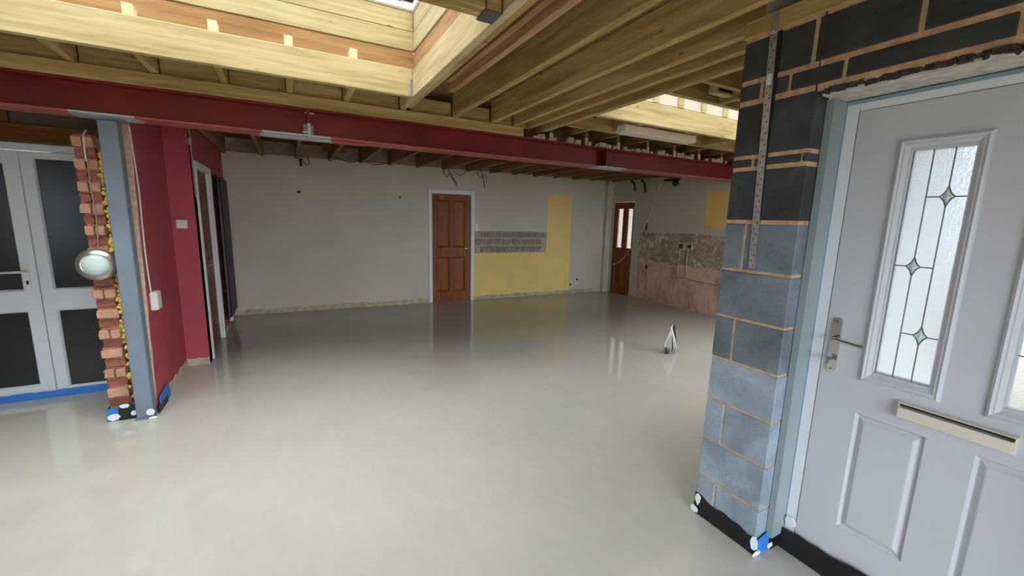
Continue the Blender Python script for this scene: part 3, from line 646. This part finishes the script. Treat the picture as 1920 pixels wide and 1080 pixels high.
# rooflights
def rooflight(name, label, x0, x1, y0, y1, z0, z1, n, studs=False):
    r = empty(name, ((x0+x1)/2, (y0+y1)/2, z0), label=label, kind='structure')
    hs = [z0+(z1-z0)*k/n for k in range(n+1)]
    for k in range(n):
        a, b = hs[k]+0.003, hs[k+1]-0.003; ins = (0.006, 0, 0.004)[k % 3]
        mx = 'orange_x' if k == 0 else 'pale_x'; my = 'pink_y' if k == 0 else 'pale_y'
        obj('kerb_board', Bx(x0, x1, y1+ins, y1+0.045, a, b, bev=0.003), mx, r); obj('kerb_board', Bx(x0, x1, y0-0.045, y0-ins, a, b, bev=0.003), mx, r)
        obj('kerb_board', Bx(x1+ins, x1+0.045, y0-0.045, y1+0.045, a, b, bev=0.003), my, r); obj('kerb_board', Bx(x0-0.045, x0-ins, y0-0.045, y1+0.045, a, b, bev=0.003), my, r)
    fr = obj('window_frame', mould(bmesh.new(), x0-0.05, x1+0.05, y0-0.05, y1+0.05, [(0, z1), (0, z1+0.05), (0.056, z1+0.05), (0.056, z1+0.01), (0.05, z1), (0, z1)]), 'white', r, T=Matrix(((1, 0, 0, 0), (0, 0, 1, 0), (0, 1, 0, 0), (0, 0, 0, 1))))
    obj('pane', Bx(x0-0.01, x1+0.01, y0-0.01, y1+0.01, z1+0.03, z1+0.036), 'clear', r)
    return r
w1 = rooflight('window_1', 'large rooflight with boarded timber kerb above the room, top left', -2.1, 0.925, 1.86, 3.415, 2.667, 3.09, 3)
obj('opening_arm', tube(bmesh.new(), [(0.80, 3.30, 3.10), (0.70, 3.12, 3.13)], 0.014, seg=8, smooth=False), 'galv', w1)
for x in (-1.16, -0.745, -0.347, 0.064, 0.471): obj('cleat', Bx(x-0.025, x+0.025, 3.318, 3.414, 2.648, 2.71, bev=0.002), 'endgrain', w1)
w2 = rooflight('window_2', 'smaller rooflight with pale battens behind the block pier', 2.46, 5.7, 2.22, 3.02, 2.667, 2.95, 1)
for k in range(9):
    x = 2.75+0.34*k; obj('batten', Bx(x, x+0.07, 3.0, 3.018, 2.668, 2.94, bev=0.002), 'pale_x', w2)
obj('foil_board', Bx(2.47, 5.69, 3.0185, 3.0245, 2.67, 2.94), 'foam', w2)

# old room ceiling
ob_ = empty('ceiling_old_room', (2.5, 5.5, 2.4), label='stripped old joist ceiling beyond the red beam', kind='structure')
obj('floor_board', Bx(-3.5, 6.2, 3.952, 7.5, 2.60, 2.67), 'old_x', ob_)
k = -13
while True:
    x = 2.43+0.463*k*0.99; k += 1
    if x > 6.1: break
    if x < -3.4: continue
    y1 = 7.30 if x > -0.8 else 4.7
    obj('old_joist', Bx(x, x+0.045, 3.765, y1, 2.378, 2.598, bev=0.003), 'old_y', ob_)
    if x > 2.2: obj('packer', Bx(x+0.004, x+0.040, 3.752, 3.80, 2.361, 2.438, bev=0.003), 'endgrain', ob_)
for i in range(11):
    x = -0.55+0.463*0.99*i+0.07; y = (4.6, 5.7, 6.5)[i % 3]
    if x < 5.6: obj('noggin', Bx(x+0.02, x+0.33, y, y+0.045, 2.42, 2.59, bev=0.003), 'old_x', ob_)
# debris along the steel
bm = bmesh.new()
for i in range(60):
    x = random.uniform(2.2, 5.3); y = random.uniform(3.745, 3.76); r = random.uniform(0.012, 0.035)
    box(bm, x-r, x+r, y-r*0.6, y+r*0.6, 2.3625, 2.3625+r*random.uniform(0.8, 1.8), bev=0.003)
obj('mortar_rubble', bm, 'mortar_g', label='crumbled mortar and plaster lying on top of the red beam', cat='rubble', kind='stuff', jit=0.005)

obj('foam_board', Bx(2.80, 3.78, 3.05, 3.17, 2.375, 2.447, bev=0.006), 'foam', label='white foam board offcut under the trimmer of the smaller rooflight', cat='foam board', jit=0.003)
bm = bmesh.new(); box(bm, 0.806, 0.886, 1.79, 1.90, 2.441, 2.4455); box(bm, 0.8835, 0.8865, 1.79, 1.90, 2.446, 2.60); box(bm, 0.806, 0.809, 1.79, 1.90, 2.446, 2.50)
obj('joist_hanger', bm, 'galv_dark', label='grey steel joist hanger under the near corner of the large rooflight', cat='hanger')

bm = bmesh.new(); zz = [2.452+0.012*i for i in range(11)]; pv = None
for i, z in enumerate(zz):
    xl = 0.887-(0.030-0.0016*i)*random.uniform(0.7, 1.25)
    q = [bm.verts.new((xl, 3.3085, z)), bm.verts.new((0.887, 3.3085, z)), bm.verts.new((0.887, 3.3065, z)), bm.verts.new((xl, 3.3065, z))]
    if pv:
        for k in range(4): bm.faces.new([pv[k], q[k], q[(k+1) % 4], pv[(k+1) % 4]])
    else: bm.faces.new(q)
    pv = q
bm.faces.new(pv[::-1]); obj('foil_scrap', bm, 'jamb', label='torn pale foil scrap in the far corner of the large rooflight trimmer', cat='foil')
# ================================================================== BRICK PIER
bp = empty('brick_pier', (-1.18, 3.95, 0.09), label='broken brick wall end beside the blue grey steel post', cat='brick pier')
obj('brick_core', Bx(-1.238, -1.128, 3.99, 4.645, 0.09, 1.96), 'brick_m', bp)
pal = []
for k in range(26):
    z = 0.10+0.0745*k; h = 0.063
    proud = (k % 2 == 1)
    y0 = 3.905+random.uniform(-0.008, 0.008) if proud else 3.932+random.uniform(-0.01, 0.012)
    xl = -1.248+random.uniform(-0.006, 0.004); xr = -1.134+random.uniform(-0.008, 0.006)
    cuts = [(xl, xr)] if (k % 4 != 3 and k < 16) else [(xl, (xl+xr)/2-0.004), ((xl+xr)/2+0.004, xr)]
    for a, b in cuts:
        bm = Bx(a, b, y0, 4.16 if k > 22 else 4.1, z, z+h, bev=0.006)
        bmesh.ops.subdivide_edges(bm, edges=[e for e in bm.edges if e.calc_length() > 0.04], cuts=1, use_grid_fill=True)
        obj('brick', bm, 'brick_l' if proud else 'brick_r', bp, jit=0.0035)
    # squeezed mortar bed
    bm = Bx(xl+0.008, xr-0.004, y0+(0.022 if proud else -0.004), 4.05, z+h-0.002, z+h+0.014)
    bmesh.ops.subdivide_edges(bm, edges=[e for e in bm.edges if e.calc_length() > 0.03], cuts=3, use_grid_fill=True)
    obj('mortar_bed', bm, 'brick_m', bp, jit=0.005)
bm = bmesh.new()
for i in range(230):
    z = random.uniform(0.11, 1.93); 
    if z < 0.55 and random.random() < 0.6: continue
    x = -1.116+random.uniform(-0.012, 0.012); y = 3.935+random.uniform(-0.02, 0.03); r = random.uniform(0.009, 0.0165)
    mtx = TR(x, y, z) @ Matrix.Rotation(random.uniform(0, 3), 4, (random.random(), random.random(), 1)) @ Matrix.Diagonal((1, 1, 1.3, 1))
    bmesh.ops.create_icosphere(bm, subdivisions=1, radius=r, matrix=mtx)
obj('cavity_insulation', bm, 'wool', bp, label='crumbly yellow cavity insulation', kind='stuff', jit=0.004)
obj('cavity_backing', Bx(-1.127, -1.09, 4.0, 4.6, 0.09, 1.93), 'dark', bp)
bm = bmesh.new(); tube(bm, [(-1.178, 3.905, 1.86), (-1.178, 3.885, 1.875), (-1.178, 3.882, 1.95), (-1.176, 3.888, 2.03), (-1.168, 3.92, 2.07)], 0.0045)
obj('bent_wire', bm, 'cable_w', label='short bent pale wire over the top brick of the broken pier', cat='wire', sm=True)
bm = bmesh.new(); tube(bm, [(-1.176, 3.895, 1.86), (-1.18, 3.897, 1.7), (-1.172, 3.895, 1.55), (-1.176, 3.897, 1.4), (-1.185, 3.89, 1.22)], 0.0035)
obj('lamp_cable', bm, 'cable_g', label='thin grey cable running down the broken bricks to the round lamp', cat='cable', sm=True)
TL = TR(-1.195, 3.885, 1.165) @ Matrix.Rotation(math.radians(90), 4, 'X') 
lp = empty('wall_lamp', (-1.195, 3.885, 1.165), label='round bulkhead lamp with steel ring hanging on the broken bricks', cat='lamp')
obj('ring', lathe(bmesh.new(), [(0.085, -0.005), (0.112, 0.0), (0.112, 0.014), (0.104, 0.030), (0.078, 0.042), (0.072, 0.040), (0.072, 0.0)], TL, 40), 'steelring', lp, sm=True)
obj('diffuser', lathe(bmesh.new(), [(0.070, 0.005), (0.075, 0.036), (0.070, 0.050), (0.055, 0.062), (0.035, 0.070), (0.012, 0.074), (0.002, 0.0745)], TL, 40), 'lampglass', lp, label='pale opal diffuser', sm=True)

# ================================================================== EDGE STRIPS AND TAPES
def strip(name, pts, h0, h1, mat, label, cat, T=None, amp=0.006, th=0.003, parent=None, sub=0.04):
    """upright sheet following pts (x, y) with ragged top edge"""
    bm = bmesh.new(); P = [Vector((a, b, 0)) for a, b in pts]; Q = []
    for a, b in zip(P, P[1:]):
        n = max(1, int((b-a).length/sub)); Q += [a+(b-a)*k/n for k in range(n)]
    Q.append(P[-1]); pv = None
    for i, p in enumerate(Q):
        t = (Q[min(i+1, len(Q)-1)]-Q[max(i-1, 0)]).normalized(); nn = Vector((t.y, -t.x, 0))*th
        f = i/(len(Q)-1); z1 = h0+(h1-h0)*f+random.uniform(-amp, amp)
        q = [bm.verts.new((p.x, p.y, 0.0005)), bm.verts.new((p.x, p.y, z1)), bm.verts.new((p.x+nn.x, p.y+nn.y, z1)), bm.verts.new((p.x+nn.x*3, p.y+nn.y*3, 0.0005))]
        if pv:
            for k in range(4): bm.faces.new([pv[k], q[k], q[(k+1) % 4], pv[(k+1) % 4]])
        else: bm.faces.new(q)
        pv = q
    bm.faces.new(pv[::-1]); return obj(name, bm, mat, parent, label=label, cat=cat, T=T)
strip('membrane', [(1.868, 1.296), (1.866, 0.962)], 0.112, 0.078, 'dpm', 'black plastic membrane along the foot of the block pier', 'membrane', amp=0.009)
strip('blue_tape', [(1.872, 0.957), (1.962, 0.957)], 0.075, 0.092, 'tape_b', 'blue tape around the foot of the block pier by the door', 'tape', amp=0.002)
strip('membrane', [(1.962, 0.951), (2.030, 0.948), (2.034, 0.90), (2.03, 0.70), (2.036, 0.3), (2.036, -0.03)], 0.105, 0.150, 'dpm', 'black plastic membrane across the foot of the white front door', 'membrane')
def scrap(name, cx, cy, cz, nx, w, h, label, rot=0.0):
    """small torn piece of tape: nx = outward normal 'x-','y-','x+'"""
    bm = bmesh.new(); n = 7; pts = []
    for k in range(n):
        a = 2*math.pi*k/n+rot; rr = random.uniform(0.8, 1.15); pts.append((math.cos(a)*w/2*rr, math.sin(a)*h/2*rr))
    def P(u, v, o):
        v = max(cz+v, 0.002)
        return {'x-': (cx-o, cy+u, v), 'x+': (cx+o, cy+u, v), 'y-': (cx+u, cy-o, v)}[nx]
    a = [bm.verts.new(P(u, v, 0.0)) for u, v in pts]; b = [bm.verts.new(P(u, v, 0.003+random.uniform(0, 0.003))) for u, v in pts]
    for k in range(n): bm.faces.new([a[k], a[(k+1) % n], b[(k+1) % n], b[k]])
    bm.faces.new(a[::-1]); bm.faces.new(b)
    return obj('tape_scrap', bm, 'tape_w', label=label, cat='tape', group='white tape scraps at the wall feet')
scrap(0, 1.866, 1.276, 0.085, 'x-', 0.035, 0.07, 'white tape scrap on the far top end of the pier membrane')
scrap(0, 1.860, 1.290, 0.02, 'x-', 0.045, 0.04, 'crumpled white tape scrap low at the far end of the pier membrane')
scrap(0, 1.862, 0.962, 0.06, 'x-', 0.035, 0.085, 'white tape scrap on the near corner of the block pier')
scrap(0, 1.866, 0.950, 0.012, 'y-', 0.06, 0.028, 'crumpled white tape scrap on the floor at the pier corner')
scrap(0, 1.965, 0.947, 0.02, 'y-', 0.035, 0.036, 'small white tape scrap between the blue tape and the door membrane')
scrap(0, 2.0405, 0.905, 0.150, 'x-', 0.060, 0.055, 'white tape scrap at the bottom of the door frame')
# left side
strip('blue_tape', [(-3.4, 4.615), (-1.25, 4.612)], 0.045, 0.062, 'tape_b', 'long blue tape strip at the foot of the white patio doors', 'tape', amp=0.004)
strip('blue_tape', [(-1.262, 3.96), (-1.258, 3.888), (-1.195, 3.885)], 0.095, 0.095, 'tape_b', 'blue tape at the outer corner of the broken brick pier', 'tape', amp=0.003)
strip('membrane', [(-1.195, 3.884), (-1.085, 3.886)], 0.09, 0.10, 'dpm', 'black membrane between the brick pier and the steel post', 'membrane')
strip('blue_tape', [(-0.979, 3.985), (-0.979, 4.27)], 0.10, 0.12, 'tape_b', 'blue tape at the foot of the crimson wall right of the steel post', 'tape', amp=0.006)
strip('membrane', [(-0.974, 3.90), (-0.970, 4.15)], 0.06, 0.035, 'dpm', 'black membrane at the foot of the crimson wall beside the post', 'membrane', amp=0.012)
scrap(0, -1.222, 3.875, 0.032, 'y-', 0.075, 0.055, 'white tape scrap low on the brick pier corner')
scrap(0, -1.158, 3.877, 0.108, 'y-', 0.06, 0.035, 'white tape scrap on top of the black membrane below the bricks')
scrap(0, -1.108, 3.877, 0.045, 'y-', 0.045, 0.04, 'white tape scrap against the left side of the post foot')
scrap(0, -1.000, 3.814, 0.055, 'y-', 0.055, 0.06, 'white tape scrap on the right of the post foot')
scrap(0, -0.985, 3.808, 0.010, 'y-', 0.05, 0.025, 'tiny crumpled white tape scrap on the floor at the post foot')

# ================================================================== STRAP ON THE PIER
ss = empty('restraint_strap', (1.866, 1.15, 1.35), label='long perforated galvanised strap hanging on the dark block pier', cat='strap')
bm = bmesh.new()
nst = 44; L = 1.07; z0 = 1.352; wd = 0.031
def sy(z): return 1.1405+(z-1.35)*0.026
holes_z = []
S_ = [0.0]
# strip built from cells so the punched holes are real openings
cells_z = [z0+L*i/(nst*3) for i in range(nst*3+1)]
for i in range(nst*3):
    a, b = cells_z[i], cells_z[i+1]
    cols = (-wd/2, -0.0085, -0.0035, 0.0035, 0.0085, wd/2)
    for j in range(5):
        if i % 6 == 1 and j == 1: continue
        if i % 6 == 4 and j == 3: continue
        v = [bm.verts.new((1.8685, sy(z)+c, z)) for z, c in ((a, cols[j]), (a, cols[j+1]), (b, cols[j+1]), (b, cols[j]))]; bm.faces.new(v)
bmesh.ops.remove_doubles(bm, verts=bm.verts, dist=1e-5)
r = bmesh.ops.extrude_face_region(bm, geom=list(bm.faces)); bmesh.ops.translate(bm, vec=(0.003, 0, 0), verts=[v for v in r['geom'] if isinstance(v, bmesh.types.BMVert)])
obj('perforated_strip', bm, 'galv', ss)
obj('punched_hole_backing', Bx(1.8715, 1.8725, 1.130, 1.160, 1.36, 2.36), 'gasket', ss)
obj('bent_top', Bx(1.866, 1.872, 1.149, 1.182, 2.36, 2.446, bev=0.001), 'galv', ss)
obj('label_plate', Bx(1.8655, 1.868, sy(2.17)-0.010, sy(2.17)+0.010, 2.15, 2.195), 'tape_w', ss)
obj('nail', lathe(bmesh.new(), [(0.005, 0), (0.005, 0.002), (0.002, 0.003)], TR(1.866, 1.172, 2.372) @ Matrix.Rotation(-math.pi/2, 4, 'Y'), 12), 'galv', ss)

# ================================================================== SMALL THINGS ON THE LEFT
bm = bmesh.new(); tube(bm, [(-0.984, 4.085, 2.148), (-0.982, 4.10, 1.95), (-0.983, 4.125, 1.70), (-0.983, 4.10, 1.35), (-0.982, 4.095, 1.1), (-0.975, 4.085, 0.92)], 0.0055)
obj('white_cable', bm, 'cable_w', label='white cable hanging down the crimson wall to a white box', cat='cable', sm=True)
jb = obj('junction_box', Bx(-0.988, -0.945, 4.075, 4.19, 0.775, 0.92, bev=0.008), 'white_pl', label='white plastic box hanging low on the crimson wall behind the post', cat='box')
obj('lid', Bx(-0.945, -0.938, 4.08, 4.185, 0.780, 0.915, bev=0.003), 'white_pl', jb)
tb = obj('thermostat', Bx(-0.957, -0.868, 5.024, 5.049, 1.383, 1.466, bev=0.005), 'white_pl', label='small white thermostat on the short crimson return', cat='thermostat')
obj('face_plate', Bx(-0.950, -0.875, 5.0205, 5.024, 1.390, 1.459, bev=0.001), 'white_pl', tb)
# radiator
rd = empty('radiator', (-0.75, 6.5, 0.17), label='tall black column radiator between the hall door and the grey wall', cat='radiator')
for k in range(8):
    y = 6.27+0.082*k; obj('column', Bx(-0.765, -0.715, y, y+0.062, 0.20, 1.97, bev=0.014), 'rad', rd)
obj('header_rail', Bx(-0.775, -0.745, 6.28, 6.92, 0.17, 0.21, bev=0.008), 'rad', rd); obj('header_rail', Bx(-0.775, -0.745, 6.28, 6.92, 1.96, 1.995, bev=0.008), 'rad', rd)
for z in (0.5, 1.7): obj('wall_bracket', Bx(-0.799, -0.765, 6.45, 6.50, z, z+0.04), 'rad', rd)
obj('valve', lathe(bmesh.new(), [(0.018, 0), (0.022, 0.005), (0.022, 0.06), (0.016, 0.07)], TR(-0.735, 6.33, 0.15), 16), 'white_pl', rd, label='white thermostatic valve head', sm=True)
obj('pipe', tube(bmesh.new(), [(-0.735, 6.33, 0.15), (-0.737, 6.33, 0.001)], 0.008, smooth=False), 'chrome', rd)
# twisted cable over hall door
bm = bmesh.new(); pts = [(-0.785, 5.06+0.01*math.sin(k*1.9), 2.40-0.055*k) for k in range(14)]
tube(bm, pts, 0.006); tube(bm, [(p[0]+0.006*math.sin(i*2.2), p[1]+0.012*math.cos(i*2.2), p[2]) for i, p in enumerate(pts)], 0.005); box(bm, -0.80, -0.775, 5.045, 5.075, 2.17, 2.24, bev=0.004)
obj('twisted_cable', bm, 'cable_g', label='twisted grey cable hanging at the corner above the hall door', cat='cable', sm=True)

# ================================================================== SMALL THINGS ON THE FAR WALLS
def onback(s, d, z): return tuple(T_BACK @ Vector((s, d, z)))
def backbox(name, s0, s1, z0, z1, d, mat, label, cat, bev=0.003): return obj(name, Bx(s0, s1, -d, 0.0, z0, z1, bev=bev), mat, label=label, cat=cat, T=T_BACK)
backbox('wall_socket', 0.93, 0.985, 1.865, 1.90, 0.006, 'black', 'small dark cable hole plate on the grey wall nearer the radiator', 'wall plate', 0.001)
backbox('wall_socket', 2.485, 2.51, 1.85, 1.885, 0.006, 'black', 'tiny dark cable hole on the grey wall left of the pine door', 'wall plate', 0.001)
backbox('light_switch', 3.868, 3.93, 1.30, 1.44, 0.010, 'white_pl', 'pale switch plate just right of the pine door', 'switch')
s_ = backbox('wall_socket', 6.17, 6.25, 0.25, 0.33, 0.008, 'white_pl', 'small socket low on the grey wall by the far corner', 'socket')
obj('dark_insert', Bx(6.20, 6.24, -0.011, -0.008, 0.27, 0.32), 'black', s_, T=T_BACK)
backbox('wall_socket', 6.05, 6.085, 0.17, 0.22, 0.008, 'cable_d', 'tiny dark socket at the lower edge of the yellow paint', 'socket', 0.001)
def dangle(name, pts, r, mat, label, extra=()):
    bm = bmesh.new(); tube(bm, [onback(*p) for p in pts], r)
    for e in extra: tube(bm, [onback(*p) for p in e], r*0.8)
    return obj(name, bm, mat, label=label, cat='cable', group='cables hanging along the back wall', sm=True)
dangle('hanging_cable', [(1.02, -0.04, 2.45), (1.03, -0.05, 2.38), (1.06, -0.06, 2.32), (1.10, -0.05, 2.29), (1.13, -0.05, 2.33), (1.10, -0.05, 2.42)], 0.005, 'cable_d', 'small looped dark cable at the ceiling near the crimson wall')
backbox('cable_connector', 0.99, 1.03, 2.27, 2.38, 0.03, 'black', 'small black cable connector hanging at the top of the grey wall', 'connector')
dangle('hanging_cable', [(3.30, -0.05, 2.46), (3.33, -0.08, 2.36), (3.38, -0.1, 2.26), (3.45, -0.08, 2.16), (3.50, -0.06, 2.09)], 0.006, 'cable_d', 'tangle of dark cables hanging above the left side of the pine door',
       [[(3.28, -0.05, 2.46), (3.24, -0.08, 2.33), (3.30, -0.1, 2.25), (3.36, -0.09, 2.31), (3.44, -0.07, 2.22), (3.49, -0.05, 2.11)], [(3.35, -0.05, 2.46), (3.50, -0.1, 2.30), (3.62, -0.08, 2.33), (3.66, -0.06, 2.45)]])
dangle('hanging_cable', [(3.92, -0.05, 2.46), (3.95, -0.08, 2.38), (3.99, -0.1, 2.25), (4.02, -0.08, 2.10)], 0.006, 'cable_d', 'dark cables hanging above the right side of the pine door',
       [[(3.90, -0.05, 2.46), (3.86, -0.08, 2.37), (3.93, -0.1, 2.28), (4.02, -0.08, 2.33), (4.06, -0.06, 2.20)]])
dangle('hanging_cable', [(1.5, -0.10, 2.44), (1.7, -0.15, 2.37), (1.9, -0.12, 2.41), (2.1, -0.15, 2.36), (2.4, -0.12, 2.44)], 0.006, 'cable_d', 'slack dark cable drooping along the top of the grey wall')
# right wall
def R_(s, d, z): return tuple(T_RIGHT @ Vector((s, d, z)))
for (s, zz, lab) in ((0.73, 2.16, 'dark curved cable clump hanging right above the glazed pine door'), (1.0, 2.12, 'dark curved cable clump hanging further right of the glazed pine door')):
    bm = bmesh.new()
    for q in range(3): tube(bm, [R_(s-0.10+0.02*q, -0.05, 2.42), R_(s-0.06+0.02*q, -0.07, 2.34), R_(s+0.01*q, -0.06, 2.30), R_(s+0.02+0.012*q, -0.05, zz)], 0.015)
    obj('cable_clump', bm, 'cable_d', label=lab, cat='cable', sm=True)
bm = bmesh.new(); tube(bm, [R_(1.45, -0.06, 2.36), R_(1.30, -0.05, 2.0), R_(1.23, -0.05, 1.77), R_(1.08, -0.05, 1.45), R_(0.94, -0.05, 1.25), R_(0.74, -0.06, 0.98), R_(0.56, -0.07, 0.78), R_(0.38, -0.07, 0.66), R_(0.17, -0.06, 0.61)], 0.010)
obj('loose_cable', bm, 'skirt_bare', label='long pale cable drooping from the ceiling across the glazed pine door', cat='cable', sm=True)
cm = obj('camera_unit', lathe(bmesh.new(), [(0.02, -0.05), (0.045, -0.03), (0.055, 0.0), (0.05, 0.03), (0.03, 0.05)], TR(6.13, 5.30, 2.25), 20), 'black', label='black round fitting under the red beam on the kitchen wall', cat='fitting', sm=True)
obj('bracket', Bx(6.10, 6.19, 5.25, 5.55, 2.30, 2.33, bev=0.004), 'black', cm)
sk = obj('socket_box', Bx(2.08, 2.20, -0.02, 0.0, 1.10, 1.19, bev=0.004), 'galv', label='metal socket back box on the stripped kitchen wall', cat='socket', T=T_RIGHT)
obj('dark_recess', Bx(2.10, 2.18, -0.021, -0.02, 1.12, 1.17), 'cable_d', sk, T=T_RIGHT)
obj('socket_box', Bx(1.92, 2.0, -0.015, 0.0, 1.10, 1.18, bev=0.004), 'cable_d', label='dark socket hole left of the metal back box', cat='socket', T=T_RIGHT)
obj('socket_box', Bx(1.15, 1.21, -0.015, 0.0, 0.64, 0.71, bev=0.004), 'black', label='small black socket on the stripped wall near the glazed pine door', cat='socket', T=T_RIGHT)
obj('light_switch', Bx(1.07, 1.12, -0.012, 0.0, 1.40, 1.53, bev=0.004), 'cable_d', label='dark switch hole right of the glazed pine door', cat='switch', T=T_RIGHT)
bm = bmesh.new(); tube(bm, [R_(1.95, -0.02, 1.10), R_(1.94, -0.02, 0.85), R_(1.95, -0.02, 0.60), R_(2.08, -0.02, 0.575), R_(2.13, -0.02, 0.62), R_(2.11, -0.02, 0.85), R_(2.12, -0.02, 1.10)], 0.011)
obj('copper_pipe', bm, 'skirt_bare', label='thin pipe loop below the socket box on the kitchen wall', cat='pipe', sm=True)
bm = bmesh.new(); tube(bm, [R_(2.13, -0.012, 0.575), R_(2.5, -0.012, 0.55), R_(3.2, -0.012, 0.54)], 0.004); obj('wall_chase', bm, 'cable_d', label='dark cable line running right from the pipe loop on the stripped wall', cat='cable')

# ================================================================== FLOOR CABLE DUCT
dk = empty('cable_duct', (4.07, 3.34, 0), label='black duct with looped white cables standing out of the wet floor', cat='duct')
bm = bmesh.new(); tube(bm, [(4.10, 3.33, -0.01), (4.075, 3.335, 0.15), (4.04, 3.345, 0.325)], 0.026, seg=14, smooth=False); obj('duct_pipe', bm, 'black', dk, sm=True)
for k in range(10):
    bm = bmesh.new(); a = k/9.0; ex = 3.90+0.15*a+random.uniform(-0.01, 0.01); ey = 3.30-0.08*math.sin(a*3.14)+random.uniform(-0.01, 0.01)
    tube(bm, [(4.035, 3.345, 0.315), (4.02, 3.33, 0.335), (3.99+0.02*a, 3.325, 0.30), ((ex+3.99)/2+0.01, (ey+3.32)/2, 0.19), (ex, ey, 0.07+0.02*random.random()), (ex+0.005, ey+0.01, 0.028)], 0.0055, seg=6)
    obj('cable_strand', bm, 'cable_w', dk, sm=True)
bm = bmesh.new(); tube(bm, [(4.03, 3.34, 0.30), (3.95, 3.31, 0.22), (3.875, 3.29, 0.12), (3.855, 3.285, 0.09)], 0.007, seg=6); obj('cable_strand', bm, 'cable_w', dk, sm=True)
bm = bmesh.new()
for q in range(5): tube(bm, [(3.90+0.01*q, 3.29, 0.0), (3.885+0.012*q, 3.285, 0.03), (3.90+0.012*q, 3.30, 0.07)], 0.01, seg=6)
obj('dark_cable_end', bm, 'cable_d', dk, sm=True)
